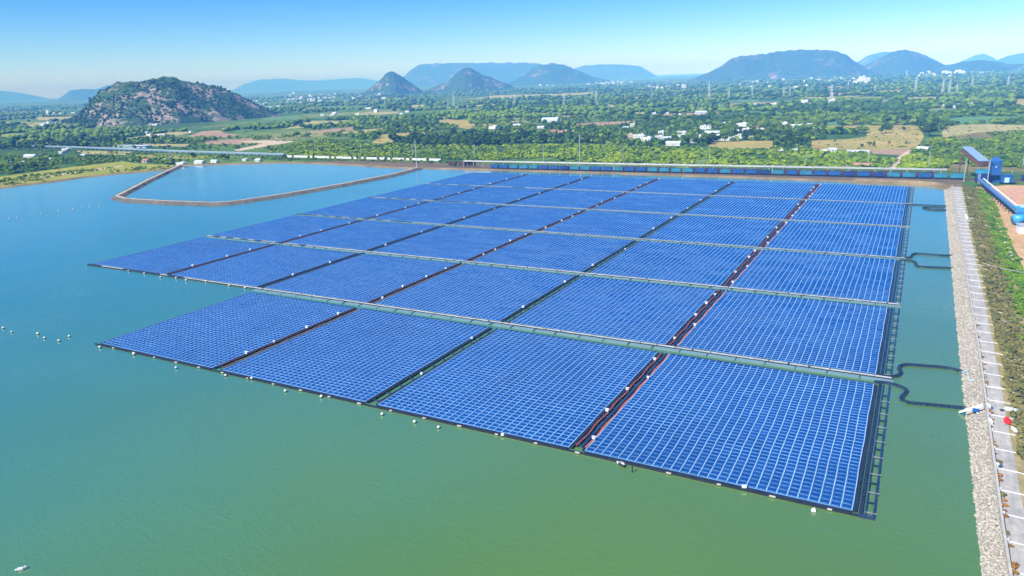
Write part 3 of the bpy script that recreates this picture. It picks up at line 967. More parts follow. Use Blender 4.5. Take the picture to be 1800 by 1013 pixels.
for q, (u, w) in enumerate([(16, 385), (30, 384), (73, 377), (103, 372), (128, 368), (145, 365), (158, 364), (174, 362)]):
    o = link('buoy', BUOY, None, at(u, w, 0), random.random() * 6, random.uniform(0.7, 0.9))
    tag(o, 'distant buoy in the water before the dike corner, %s from the left' % ORD[q + 1], 'buoy', 'buoys near the dike corner')
fl = MB(); fl.box((0, 0, 0.35), (1.5, 0.75, 0.5), 0.3, 0, 0.8); fl.box((1.0, 0.45, 0.5), (0.7, 0.6, 0.5), 0.6, 0, 0.7); fl.box((-0.9, -0.2, 0.25), (0.7, 0.35, 0.2), 0.2)
fl.box((0.2, 0, 0.02), (2.0, 1.0, 0.15), 0.3, 1)
o = obj('loose_float', fl, ['white', 'buoy_dark'], loc=at(36, 1002, 0), rz=0.5, scale=0.75); tag(o, 'broken white float adrift in the bottom left open water', 'float')
fl = MB(); fl.box((0, 0, 0.3), (0.95, 0.7, 0.45), 0.2, 0, 0.75); fl.cyl((-0.2, 0, 0.5), (0.25, 0.1, 0.75), 0.16, 0.12, 8)
o = obj('loose_float', fl, 'white', loc=at(1430, 899, 0)); tag(o, 'lone white float near the front right corner of the array', 'float')
fl = MB(); fl.box((0, 0, 0.3), (1.7, 0.9, 0.35), -0.35, 0); fl.box((0.1, 0.1, 0.5), (1.0, 0.35, 0.12), -0.35, 1); fl.box((-1.3, 0.3, 0.45), (0.35, 0.9, 0.2), 0.5, 1)
o = obj('loose_float', fl, ['dark_steel', 'white'], loc=at(1094, 819, 0)); tag(o, 'tipped dark float with white slats beside the front edge', 'float')
o = obj('marker_post', MB().cyl((0, 0, -0.3), (0.1, 0, 1.3), 0.16, 0.12, 8).lathe([(0.0, 1.3), (0.2, 1.32), (0.2, 1.5), (0, 1.55)], 8), 'dark_steel', loc=at(1111, 830, 0)); tag(o, 'thin black marker post standing in the water near front edge', 'post')
fl = MB(); fl.box((0, 0, 0.7), (1.0, 0.7, 0.5), 0.4, 0, 0.9); fl.box((0, 0, 0.4), (0.6, 0.4, 0.2), 0.4)
o = obj('combiner_box', fl, 'white', loc=at(1308, 860, 0.2)); tag(o, 'white box tilted on the front edge of the nearest right block', 'electrical box')

# cable landing and things on the embankment
ld = link('cable_landing', None, None, at(1712, 722, 1.5))
tag(ld, 'pale cable landing slab with white cable trays on the stone bank', 'cable landing')
sl_ang = math.atan2(3.6, 4.2)
slab = MB().bar((-1.6, 0, -0.55), (2.0, 0, 1.75), 3.4, 0.2); obj('slab', slab, 'concrete', ld)
tr = MB()
for dy in (-0.9, 0.0, 0.7): tr.bar((-3.2, dy * 0.5 + 0.3, -1.2), (1.8, dy, 1.9), 0.22, 0.14)
obj('cable_tray', tr, 'white', ld)
bx_ = MB().box((0.2, -2.0, 0.95), (1.4, 0.5, 0.7)).box((0.2, -2.0, 1.34), (1.55, 0.65, 0.08)); obj('junction_box', bx_, 'plant_blue', ld)
o = obj('pipe_bend', MB().cyl((0, 0, 0.2), (1.2, -0.3, 1.05), 0.12).cyl((1.2, -0.3, 1.05), (1.6, -9.4, 1.3), 0.12).cyl((1.6, -9.4, 1.3), (2.6, -9.6, 1.9), 0.2), 'pale_blue', loc=at(1690, 655, 0.2)); tag(o, 'thin pale bent pipe lying up the stone bank by upper cable line', 'pipe')
# red cloth heap with pale tarps
hp = link('covered_heap', None, None, at(1771, 741, ZR)); tag(hp, 'heap under a bright red cloth on the embankment road', 'heap')
ct = MB(); n1, n2 = 18, 8
for a in range(n1 + 1):
    for b in range(n2 + 1):
        x = (b / n2 - 0.5) * 1.5 * (0.6 + 0.5 * math.sin(math.pi * a / n1)); y = (a / n1 - 0.5) * 4.2
        z = 0.75 * math.sin(math.pi * b / n2) ** 0.6 * (0.7 + 0.3 * math.sin(a * 1.1)) * (0.55 + 0.45 * math.sin(math.pi * a / n1)) + 0.02
        ct.v.append((x + 0.15 * math.sin(a * 0.9), y, z + 0.05 * math.sin(a * 2.3 + b * 1.7)))
for a in range(n1):
    for b in range(n2): ct.f.append((a * 9 + b, a * 9 + b + 1, (a + 1) * 9 + b + 1, (a + 1) * 9 + b)); ct.m.append(0)
obj('cloth', ct, 'red_cloth', hp, True)
o = obj('tarp_heap', MB().blob((0, 0, 0.35), (1.5, 0.9, 0.55), 0.15, 12, 7, seed=3).blob((1.0, 0.2, 0.3), (0.7, 0.6, 0.4), 0.2, seed=4), 'tarp', loc=at(1776, 722, ZR), smooth=True); tag(o, 'pale blue-white tarpaulin bundle at far end of the red cloth', 'tarpaulin')
o = obj('tarp_heap', MB().blob((0, 0, 0.25), (0.55, 1.5, 0.4), 0.12, 12, 7, seed=5), 'white', loc=at(1783, 757, ZR), rz=0.25, smooth=True); tag(o, 'white sheet lying on the road edge at near end of red cloth', 'sheet')
o = obj('tyre', MB().lathe([(0.28, 0.0), (0.5, 0.0), (0.55, 0.1), (0.5, 0.2), (0.28, 0.2), (0.28, 0.0)], 16), 'dark_steel', loc=at(1761, 722, ZR + 0.01)); tag(o, 'old black tyre lying flat on the road by the tarpaulin', 'tyre')
o = obj('barrier_board', MB().box((0, 0, 0.5), (0.5, 1.6, 0.9), 0.2).box((0.5, -0.4, 0.25), (0.9, 0.5, 0.5), 0.1, 1), ['white', 'plant_blue'], loc=at(1737, 717, ZR), rz=0.1); tag(o, 'white cabinet with blue box beside the parapet wall', 'cabinet')
o = obj('barrier_board', MB().box((0, 0, 0.45), (0.6, 1.9, 0.8), 0.12).box((0, 0, 0.9), (0.7, 2.0, 0.08), 0.12), 'white', loc=at(1740, 744, ZR), rz=0.1); tag(o, 'long white cabinet standing between parapet wall and road', 'cabinet')
o = obj('road_bin', MB().box((0, 0, 0.4), (0.5, 0.5, 0.8), 0.1, 0, 1.15).box((0.7, 0.1, 0.3), (0.4, 0.4, 0.6), 0.4, 1), ['white', 'plant_blue'], loc=at(1753, 820, ZR)); tag(o, 'white and blue drums beside the parapet near the white strip', 'drum')
o = obj('white_gutter', MB().bar((0, 0, 0.3), (0, 13, 0.3), 1.0, 0.5), 'white', loc=at(1700, 386, ZR), rz=0.02); tag(o, 'white concrete trough at the far road edge above the slope', 'trough')
# pale pipes running down from the road over the weeds
for pts, lab in [([(1703, 387), (1712, 391), (1724, 396), (1745, 399), (1770, 400)], 'pale pipe curving from the far road edge across the shrubs to the yard'),
                 ([(1723, 461), (1740, 467), (1760, 472), (1785, 477), (1800, 480), (1815, 484)], 'pale pipe crossing the green shrubs, second along the embankment'),
                 ([(1740, 690), (1765, 693), (1783, 699), (1800, 705), (1820, 712)], 'broad pale pipe crossing road and shrubs near the red cloth')]:
    s = MB(); zz = [ZR + 0.1, ZR - 0.2, ZR - 1.3, ZR - 2.3, GZ + 0.3, GZ + 0.3]
    P = [at(u, w, z) for (u, w), z in zip(pts, zz)]
    for a, b in zip(P[:-1], P[1:]): s.cyl(a, b, 0.22)
    tag(obj('pipe', s, 'dike_top', smooth=False), lab, 'pipe', 'pale pipes over the outer slope')

# riprap boulders at the water line (uncountable)
rr = []
tmpl = MB().blob((0, 0, 0), (1, 1, 0.8), 0.28, 6, 4, seed=9)
TV = np.array(tmpl.v); TF = np.array(tmpl.f)


def scatter_np(V0, F0, pos, sc, rot):
    n = len(pos); c, s = np.cos(rot)[:, None], np.sin(rot)[:, None]
    X = V0[None] * sc[:, None, :]
    V = np.empty((n, len(V0), 3)); V[:, :, 0] = X[:, :, 0] * c - X[:, :, 1] * s; V[:, :, 1] = X[:, :, 0] * s + X[:, :, 1] * c; V[:, :, 2] = X[:, :, 2]
    V += pos[:, None, :]
    F = (F0[None] + (np.arange(n) * len(V0))[:, None, None]).reshape(-1, F0.shape[1])
    return V.reshape(-1, 3), F


n = 5200
yy = RNG.random(n) ** 1.6 * 520 - 60; t = RNG.random(n) ** 1.3
x0 = np.array([xw(y) for y in yy]); x1 = np.array([xp(y) - 0.35 for y in yy])
pos = np.stack([x0 - 0.25 + (x1 - x0 + 0.1) * t, yy, -0.05 + ZR * 0.97 * t + 0.04], 1)
sc = (0.18 + 0.22 * RNG.random((n, 1)) ** 2) * (0.7 + 0.6 * RNG.random((n, 3)))
V, F = scatter_np(TV, TF, pos, sc, RNG.random(n) * 6.3)
o = kind(link('riprap', np_mesh('riprap', V, F, ['rock'])), 'stuff')
o['label'] = 'loose pale stones covering the bank slope'

# ------------------------------------------------------------------ vegetation prototypes
def leaf_cloud(lobes, n, size, seed, flat=0.0):
    """many small leaf clumps spread over and inside several lobes; quads"""
    rg = np.random.default_rng(seed)
    lob = np.array(lobes, float); w = lob[:, 3] ** 2; w /= w.sum()
    k = rg.choice(len(lob), n, p=w)
    d = rg.normal(size=(n, 3)); d /= np.linalg.norm(d, axis=1)[:, None]
    d[:, 2] = np.where(d[:, 2] < -0.35, -d[:, 2] * 0.6, d[:, 2])
    r = (0.62 + 0.45 * rg.random(n))
    c = lob[k, :3] + d * (lob[k, 3:4] * r[:, None]) * np.array([1, 1, 0.82])
    nn = d + rg.normal(size=(n, 3)) * 0.45 + np.array([0, 0, 0.25]); nn /= np.linalg.norm(nn, axis=1)[:, None]
    a = np.cross(nn, rg.normal(size=(n, 3))); a /= np.linalg.norm(a, axis=1)[:, None]
    b = np.cross(nn, a)
    s = size * (0.6 + 0.8 * rg.random(n))[:, None]
    V = np.stack([c - a * s - b * s * 0.7, c + a * s * 0.8 - b * s * 0.9, c + a * s + b * s * 0.8, c - a * s * 0.7 + b * s], 1)
    V += rg.normal(size=V.shape) * size * 0.18
    return V.reshape(-1, 3), np.arange(n * 4).reshape(n, 4)


def core(lobes, seed, q=0.72):
    b = MB()
    for i, (x, y, z, r) in enumerate(lobes): b.blob((x, y, z), (r * q, r * q, r * q * 0.8), 0.18, 8, 6, seed=seed + i)
    return np.array(b.v), np.array(b.f)


def crown_mesh(name, lobes, n, size, mat, seed):
    V1, F1 = leaf_cloud(lobes, n, size, seed); V2, F2 = core(lobes, seed)
    return np_mesh(name, np.concatenate([V1, V2]), np.concatenate([F1, F2 + len(V1)]), [mat])


def lobeset(rad, h, z0, nl, seed):
    rg = random.Random(seed); L = [(0, 0, z0 + h * 0.45, rad * 0.62)]
    for i in range(nl):
        a = 6.283 * i / nl + rg.uniform(-.4, .4); q = rad * rg.uniform(0.4, 0.62)
        L.append((math.cos(a) * q, math.sin(a) * q, z0 + h * rg.uniform(0.25, 0.8), rad * rg.uniform(0.34, 0.55)))
    return L


def trunk_mesh(name, h, r, seed, limbs=3):
    rg = random.Random(seed); b = MB(); x = y = 0
    pts = [(0, 0, -0.3), (rg.uniform(-.2, .2), rg.uniform(-.2, .2), h * 0.5), (rg.uniform(-.4, .4), rg.uniform(-.4, .4), h)]
    b.cyl(pts[0], pts[1], r, r * 0.75, 7); b.cyl(pts[1], pts[2], r * 0.75, r * 0.5, 7)
    for i in range(limbs):
        a = 6.28 * i / limbs + rg.random(); L = h * rg.uniform(.5, .8)
        b.cyl(pts[1 + i % 2], (math.cos(a) * L * .7, math.sin(a) * L * .7, h * 0.8 + L * .6), r * 0.42, r * 0.15, 5)
    return b.mesh(name, 'trunk')


TREES = []   # (trunk mesh, crown mesh, kind, base height)
for s, (rad, h, z0, mat, nm) in enumerate([(4.4, 6.0, 2.6, 'leaf_dark', 'round'), (5.2, 5.5, 3.0, 'leaf_dark', 'round'), (3.6, 6.5, 2.2, 'leaf_mid', 'round'), (4.8, 5.0, 2.4, 'leaf_mid', 'round'), (2.4, 8.5, 1.6, 'leaf_dark', 'narrow'), (6.5, 5.8, 3.2, 'leaf_dark', 'broad')]):
    L = lobeset(rad, h, z0, 6 if nm != 'narrow' else 4, 40 + s)
    if nm == 'narrow': L = [(random.uniform(-.4, .4), random.uniform(-.4, .4), z0 + q * h / 4, rad * (1 - 0.16 * q)) for q in range(5)]
    TREES.append((trunk_mesh('trunk', z0 + h * 0.45, 0.32, s), crown_mesh('crown', L, 260, 0.62, mat, s), nm))


def palm_crown(seed):
    rg = random.Random(seed); b = MB()
    for i in range(15):
        a = 6.283 * i / 15 + rg.uniform(-.15, .15); e0 = rg.uniform(0.1, 0.9); L = rg.uniform(2.6, 3.4); p = Vector((0, 0, 0)); w = 0.55
        for q in range(4):
            el = e0 - q * 0.55; d = Vector((math.cos(a) * math.cos(el), math.sin(a) * math.cos(el), math.sin(el))) * L / 4
            sd_ = Vector((-math.sin(a), math.cos(a), 0)); w2 = (0.75, 0.8, 0.55, 0.1)[q]
            b.quad(p - sd_ * w - Vector((0, 0, .15)), p, p + d, p + d - sd_ * w2 - Vector((0, 0, .15))); b.quad(p, p + sd_ * w - Vector((0, 0, .15)), p + d + sd_ * w2 - Vector((0, 0, .15)), p + d)
            p = p + d; w = w2
    return b.mesh('crown', 'leaf_palm')


pt = MB().cyl((0, 0, -0.3), (0.3, 0.1, 5), 0.26, 0.2, 7).cyl((0.3, 0.1, 5), (0.25, 0.2, 9.6), 0.2, 0.14, 7)
PALM = (pt.mesh('trunk', 'trunk'), palm_crown(2), 'palm')
BUSH = {}
for mat in ('leaf_scrub', 'leaf_mid', 'leaf_olive', 'leaf_bright', 'leaf_orange', 'leaf_dark'):
    BUSH[mat] = []
    for s in range(3):
        L = [(0, 0, 0.45, 0.75)] + [(math.cos(a) * 0.65, math.sin(a) * 0.65, 0.35 + 0.12 * random.random(), 0.5) for a in (s, s + 2, s + 4.1)]
        BUSH[mat].append(crown_mesh('bush', L, 170, 0.17, mat, 70 + s))


def tree(proto, p, sc, label, group=None, cat='tree', name='tree'):
    e = link(name, None, None, (p[0], p[1], GZ if len(p) < 3 else p[2]), random.random() * 6.28, sc)
    link('trunk', proto[0], e)
    c = link('crown', proto[1], e)
    if proto[2] == 'palm': c.location = (0.25, 0.2, 9.6)
    tag(e, label, cat, group)
    return e


def bush(p, sc, mat, label, group=None):
    o = link('bush', BUSH[mat][random.randrange(3)], None, p, random.random() * 6.28, sc)
    return tag(o, label, 'bush', group)


# ------------------------------------------------------------------ houses
def house_protos():
    P = []
    def win(e_list, w, x, y, z, sx, sz, axis='y'):
        e_list.append((x, y, z, sx, sz, axis))
    for (w, d, h, st, kd, mat, rm) in [(11, 9, 3.6, 1, 'flat', 'house_white', 'house_white'), (10, 9, 7.0, 2, 'flat', 'house_white', 'house_white'), (18, 9, 4.2, 1, 'flat', 'house_white', 'house_white'),
                                       (12, 8, 3.2, 1, 'gable', 'house_white', 'sheet'), (9, 8, 3.0, 1, 'gable', 'house_cream', 'tile'), (13, 11, 10, 3, 'flat', 'house_white', 'house_white'), (9, 8, 6.5, 2, 'flat', 'house_pink', 'house_cream'), (26, 11, 5, 1, 'gable', 'house_white', 'sheet')]:
        wl_ = MB().box((0, 0, h / 2), (w, d, h))
        rf = MB()
        if kd == 'flat':
            rf.box((0, 0, h + 0.1), (w + 0.7, d + 0.7, 0.2))
            for sx, sy, lx, ly in ((0, d / 2 + .2, w + .7, .2), (0, -d / 2 - .2, w + .7, .2), (w / 2 + .2, 0, .2, d + .2), (-w / 2 - .2, 0, .2, d + .2)): rf.box((sx, sy, h + 0.55), (lx, ly, 0.7))
            rf.box((w * 0.22, d * 0.12, h + 1.2), (3.2, 3.0, 2.0)); rf.box((w * 0.22, d * 0.12, h + 2.28), (3.7, 3.5, 0.16))
        else:
            r = d * 0.28
            for sgn in (1, -1): rf.quad((-w / 2 - .5, sgn * (d / 2 + .5), h - 0.05), (w / 2 + .5, sgn * (d / 2 + .5), h - 0.05), (w / 2 + .5, 0, h + r), (-w / 2 - .5, 0, h + r))
            for sgn in (1, -1): wl_.quad((sgn * w / 2, -d / 2, h), (sgn * w / 2, d / 2, h), (sgn * w / 2, 0, h + r * 0.93))
        ops = []
        for s_ in range(st):
            z = s_ * h / st + h / st * 0.52
            for q in range(max(2, int(w / 3.4))):
                x = -w / 2 + (q + 0.5) * w / max(2, int(w / 3.4))
                ops.append(MB().box((x, -d / 2 - 0.02, z), (1.3, 0.16, 1.3)))
            ops.append(MB().box((w / 2 + 0.02, 0, z), (0.16, 1.5, 1.3)))
        door = MB().box((0.9, -d / 2 - 0.05, 1.05), (1.1, 0.14, 2.1))
        P.append((wl_.mesh('house', mat), rf.mesh('roof', rm), [q.mesh('window', 'glass_dark') for q in ops], door.mesh('door', 'trunk'), (w, d, h)))
    return P


HP = house_protos()
HOUSES = []


def house(i, p, rz, sc, label, group=None, parts=True, name='house', cat='house'):
    w, r, ws, dr, _ = HP[i]
    o = link(name, w, None, (p[0], p[1], GZ), rz, sc)
    link('roof', r, o)
    if parts:
        for x in ws[:8]: link('window', x, o)
        link('door', dr, o)
    HOUSES.append((p[0], p[1]))
    return tag(o, label, cat, group)


HD = R(22)
vil = [  # u, base line, prototype, scale, rotation, description
    (868, 233, 5, 1.0, 0.2, 'tall three-storey white house left of the village, alone among trees'), (880, 238, 0, 0.9, 0.5, 'low white house just right of the tall white house'),
    (908, 224, 3, 1.2, 0.9, 'grey-roofed white house between tall house and long shed'), (968, 216, 7, 1.3, 0.3, 'long white shed in the trees above the village'), (951, 227, 3, 1.0, 0.4, 'small white gabled house in front of the long shed'),
    (973, 234, 4, 1.0, 0.3, 'cream house with tiled roof, left of its twin'), (986, 235, 4, 1.0, 0.4, 'cream house with tiled roof, right of its twin'), (913, 238, 6, 0.8, 0.2, 'small pink house under dark trees'),
    (1108, 243, 6, 0.8, 0.2, 'pink house at the left end of the village'), (1124, 243, 2, 1.0, 0.3, 'white house with broad stepped roof at the village left'), (1137, 249, 0, 1.2, 0.2, 'low white flat-roofed house near the scrub, village left'),
    (1112, 224, 1, 0.8, 0.6, 'two-storey white house among palms above the village left'), (1100, 227, 3, 0.8, 0.3, 'small white hut among palms above village left'), (1158, 244, 0, 0.9, 0.6, 'white house under trees, right of the broad stepped roof'), (1163, 238, 1, 0.8, 0.1, 'narrow two-storey white house in the village trees'),
    (1172, 246, 3, 0.9, 0.8, 'grey-roofed hut by the dark tree in the village'), (1184, 256, 7, 0.7, 0.2, 'pale long shed at the scrub edge below the village'), (1198, 236, 2, 0.8, 0.3, 'white long house with blue shade in mid village'), (1197, 241, 0, 0.8, 0.4, 'small white house below the mid village long house'),
    (1219, 251, 0, 1.0, 0.7, 'bluish white house left of the tan field'), (1236, 229, 1, 0.9, 0.3, 'white two-storey house at the village back, left of pair'), (1245, 229, 1, 0.9, 0.4, 'white two-storey house at the village back, right of pair'), (1252, 238, 7, 0.8, 0.2, 'long grey-roofed shed in the village centre'),
    (1236, 243, 3, 0.9, 0.5, 'grey gabled house in front of the long village shed'), (1260, 247, 1, 0.9, 0.2, 'white two-storey house at the left corner of the tan field'), (1275, 247, 2, 0.8, 0.2, 'long white house along the tan field'), (1268, 221, 3, 1.1, 0.7, 'grey-roofed house in trees behind the village centre'),
    (1292, 236, 2, 1.0, 0.2, 'long white block at the left of the biggest house'), (1304, 231, 5, 1.1, 0.2, 'biggest white house in the village, three storeys'), (1312, 237, 1, 1.1, 0.3, 'white two-storey house before the biggest house'), (1291, 246, 0, 1.0, 0.5, 'white house by the field under the biggest house'), (1303, 244, 1, 0.8, 0.2, 'square white house by the field under the biggest house'),
    (1322, 243, 0, 0.7, 0.1, 'small white house right of the biggest house'), (1328, 228, 4, 1.0, 0.2, 'cream house right of the biggest house, behind'), (1334, 232, 2, 0.9, 0.2, 'white flat house left of the dark palm grove'), (1377, 226, 1, 1.1, 0.3, 'white two-storey house on the village right'), (1380, 232, 0, 0.9, 0.3, 'low white house below the right two-storey house'),
    (1384, 241, 3, 1.0, 0.6, 'bluish roofed house inside the dark grove'), (1398, 225, 7, 0.7, 0.2, 'white gabled shed on the village right'), (1420, 223, 7, 0.7, 0.1, 'farther white gabled shed on the village right'), (1413, 232, 2, 1.1, 0.2, 'long white row house on village right'), (1428, 232, 0, 1.0, 0.2, 'white house at the village right end'), (1405, 234, 3, 0.8, 0.4, 'grey hut before the long row house'), (1444, 231, 2, 0.9, 0.1, 'pale long house last on the village right'),
    (1190, 205, 3, 1.1, 0.7, 'white gabled house in forest, left of pair behind village'), (1232, 201, 7, 0.9, 0.9, 'long pale shed in the forest behind village'), (1246, 204, 0, 0.9, 0.4, 'small white house right of long forest shed'), (1172, 201, 0, 0.9, 0.3, 'small white house deep in forest left of gabled one'), (1150, 201, 0, 0.8, 0.3, 'smallest white house deep in the left forest'),
    (1414, 186, 5, 1.2, 0.2, 'pinkish white three-storey house far in the forest'), (1446, 187, 6, 1.1, 0.2, 'pink house right of the far three-storey one'), (1330, 187, 2, 1.2, 0.3, 'long white house far behind the village forest'), (1360, 186, 0, 1.2, 0.3, 'white bungalow far behind the village forest'), (1462, 183, 1, 1.4, 0.2, 'two-storey white house far at the pylon foot'),
    (1438, 263, 4, 0.7, 0.2, 'roofed shelter hut at the edge of the scrub and field'), (1449, 268, 0, 0.6, 0.2, 'white tank house by the scrub, left of the long building'), (1464, 266, 3, 0.7, 0.2, 'cream hut by the scrub near the long building'), (1372, 267, 0, 0.5, 0.2, 'low white hut in the scrub below the dark grove'), (1397, 266, 3, 0.5, 0.3, 'bluish hut in the scrub'), (1622, 266, 3, 0.9, -0.4, 'white-roofed shed among bushes right of the quarry'),
    (55, 279, 7, 0.8, 0.5, 'white barn with curved bluish roof on the left shore'), (44, 286, 0, 0.6, 0.3, 'small white hut left of the barn'), (89, 281, 3, 0.5, 0.2, 'tiny white hut right of the barn'), (110, 270, 0, 0.8, 0.2, 'low white house behind the left shore trees'), (118, 266, 2, 0.9, 0.1, 'long white house by the left gallery'), (148, 275, 3, 0.7, 0.2, 'pair-roofed white hut among left shore trees'), (9, 258, 7, 0.6, 0.1, 'white shed at the far left gallery end'),
    (258, 286, 4, 1.0, 0.3, 'red-tiled cottage behind the left bank bushes'), (290, 284, 0, 0.6, 0.2, 'small white pump hut beside the tall twin pole'), (320, 291, 2, 0.75, 0.08, 'white pump house with dark openings at the dike head'), (352, 288.5, 7, 0.6, 0.08, 'long bluish-roofed shed right of the pump house'), (378, 286, 7, 0.45, 0.08, 'second bluish shed right of the pump house'), (432, 283, 0, 0.6, 0.1, 'bluish tank house on the pond bank'), (455, 284, 3, 0.7, 0.1, 'grey hut on the pond bank right of tank house'),
    (1160, 208, 0, 0.9, 0.2, 'white cottage between forest houses behind village left')]
for u, w, i, sc, rz, lab in vil:
    sc *= 1.0
    house(i, at(u, w, GZ), rz * 0.6 - 0.1, sc, lab)
# long low building with dark windows near quarry
o = obj('long_building', MB().box((0, 0, 1.6), (22, 6, 3.2)).box((0, 0, 3.3), (22.6, 6.6, 0.25)), 'house_white', loc=at(1508, 270, GZ), rz=0.05)
for q in range(4): obj('window', MB().box((-8 + q * 5.2, -3.02, 1.7), (2.0, 0.16, 1.5)), 'glass_dark', o)
tag(o, 'long white one-storey building with four dark windows by the quarry', 'building')
# far settlements: 1-3 pixel houses, no parts
far_sp = [(500, 165, 40, 590, 182, 'town left of the cone hill'), (620, 168, 8, 680, 174, 'foot of the cone hill'), (860, 143, 22, 1010, 152, 'town under the fourth hill'), (1010, 143, 34, 1110, 149, 'town right of the fourth hill'),
          (1135, 151, 16, 1205, 158, 'bright far settlement in the centre'), (1290, 138, 12, 1420, 156, 'foot of the long right hill'), (1420, 138, 18, 1510, 148, 'right hill foot town'), (1590, 128, 10, 1680, 136, 'far right town'), (1655, 124, 18, 1750, 130, 'far right campus'), (1760, 115, 8, 1800, 122, 'far right edge'),
          (65, 195, 8, 140, 202, 'sheds on the far left plain'), (75, 217, 22, 180, 222, 'village at the left foot of the near hill'), (180, 212, 12, 330, 222, 'foot of the near hill'), (400, 200, 14, 470, 212, 'right foot of the near hill'), (440, 176, 10, 520, 190, 'plain right of the near hill'), (1490, 180, 10, 1800, 192, 'right plain'), (560, 190, 10, 760, 205, 'central plain'), (180, 232, 10, 340, 245, 'left fields')]
for u0, w0, nn, u1, w1, lab in far_sp:
    for q in range(nn):
        u, w = random.uniform(u0, u1), random.uniform(w0, w1)
        p = at(u, w, GZ); d = math.hypot(p.x - CAM[0], p.y - CAM[1])
        sc = min(2.0, 0.7 + d / 7500) * random.uniform(0.7, 1.2)
        house(random.choice((0, 1, 2, 2, 5, 3)), p, random.uniform(-0.3, 0.6), sc, 'tiny white house in the ' + lab if 'town' in lab or 'village' in lab or 'settlement' in lab or 'campus' in lab else 'tiny white house, ' + lab, 'tiny white houses: ' + lab, False)
for (u, w, wd, hh, dp, lab) in [(1518, 146, 60, 34, 36, 'white factory tower block standing far below the right hills'), (1663, 130, 75, 24, 40, 'far white slab building, left of two'), (1687, 129, 75, 26, 40, 'far white slab building, right of two')]:
    p = at(u, w, GZ); b = MB().box((0, 0, hh * 0.3), (wd * 0.9, dp, hh * 0.6)).box((-wd * .15, 0, hh * 0.5), (wd * 0.4, dp * .8, hh)).box((wd * .28, 0, hh * .4), (wd * .22, dp * .7, hh * .8)).cyl((0, dp * .2, hh * .6), (0, dp * .2, hh * 1.15), wd * .05)
    tag(obj('far_building', b, 'house_white', loc=p, rz=0.45), lab, 'building')
# ------------------------------------------------------------------ railway
TA, TB = Vector((2, 505, 0)), Vector((520, 524, 0))
TD = (TB - TA).normalized(); TANG = math.atan2(TD.y, TD.x); TN = Vector((-TD.y, TD.x, 0))
for q, off in enumerate((0.0, 6.5)):
    a = TA - TD * 60 + TN * off; b = TB + TN * off
    tb = MB().bar((a.x, a.y, -0.35), (b.x, b.y, -0.35), 4.6, 0.55)
    for s_ in (-0.84, 0.84):
        c, d = a + TN * s_, b + TN * s_; tb.bar((c.x, c.y, 0.02), (d.x, d.y, 0.02), 0.16, 0.18, 1)
    kind(obj('railway_track', tb, ['ballast', 'dark_steel']))


def wagon_protos(mat):
    L, W = 10.2, 3.1
    b = MB(); z0, z1 = 1.15, 3.75
    for sy in (-1, 1): b.box((0, sy * W / 2, (z0 + z1) / 2), (L, 0.12, z1 - z0))
    for sx in (-1, 1): b.box((sx * (L / 2 - 0.06), 0, (z0 + z1) / 2), (0.12, W - 0.14, z1 - z0))
    b.box((0, 0, z0 + 0.06), (L - 0.26, W - 0.14, 0.12))
    for q in range(8):
        for sy in (-1, 1): b.box((-L / 2 + 0.35 + q * (L - 0.7) / 7, sy * (W / 2 + 0.11), (z0 + z1) / 2 - .05), (0.16, 0.12, z1 - z0 - 0.1))
    for sy in (-1, 1): b.box((0, sy * (W / 2 + 0.06), z1 + 0.05), (L + 0.1, 0.22, 0.14))
    ch = MB().box((0, 0, 0.95), (L + 0.3, 1.6, 0.32)).cyl((L / 2 + .1, 0, .95), (L / 2 + .55, 0, .95), .12).cyl((-L / 2 - .1, 0, .95), (-L / 2 - .55, 0, .95), .12)
    for q in (-2, 0, 2): ch.box((q, 0, 0.75), (0.3, 2.6, 0.3))
    bg_ = MB().box((0, 0, 0.55), (2.4, 1.9, 0.3))
    for sx in (-0.95, 0.95):
        for sy in (-0.84, 0.84): bg_.cyl((sx, sy - 0.07, 0.5), (sx, sy + 0.07, 0.5), 0.45, None, 12)
    for sy in (-1.05, 1.05): bg_.box((0, sy, 0.55), (2.7, 0.14, 0.35))
    ld_ = MB(); n = 12
    for a in range(n + 1):
        for c in range(5):
            y = (c / 4 - .5) * (W - .3); x = (a / n - .5) * (L - .4)
            ld_.v.append((x, y, z1 - 0.25 + 0.42 * (1 - (2 * c / 4 - 1) ** 2) * (0.6 + 0.4 * math.sin(a * 1.9)) * (0 if a in (0, n) else 1)))
    for a in range(n):
        for c in range(4): ld_.f.append((a * 5 + c, (a + 1) * 5 + c, (a + 1) * 5 + c + 1, a * 5 + c + 1)); ld_.m.append(0)
    return b.mesh('body', mat), ch.mesh('underframe', 'dark_steel'), bg_.mesh('bogie', 'dark_steel'), ld_.mesh('coal_load', 'coal')


WG = {k_: wagon_protos('wagon_' + k_) for k_ in ('blue', 'teal', 'navy', 'red')}


def wagon(kd, p, label, group, load=True):
    b, u, g_, l_ = WG[kd]
    e = link('freight_wagon', None, None, p, TANG, (0.88, 1, 1.15))
    link('body', b, e); link('underframe', u, e)
    link('bogie', g_, e, (-3.3, 0, 0)); link('bogie', g_, e, (3.3, 0, 0))
    if load: link('coal_load', l_, e)
    return tag(e, label, 'wagon', group)


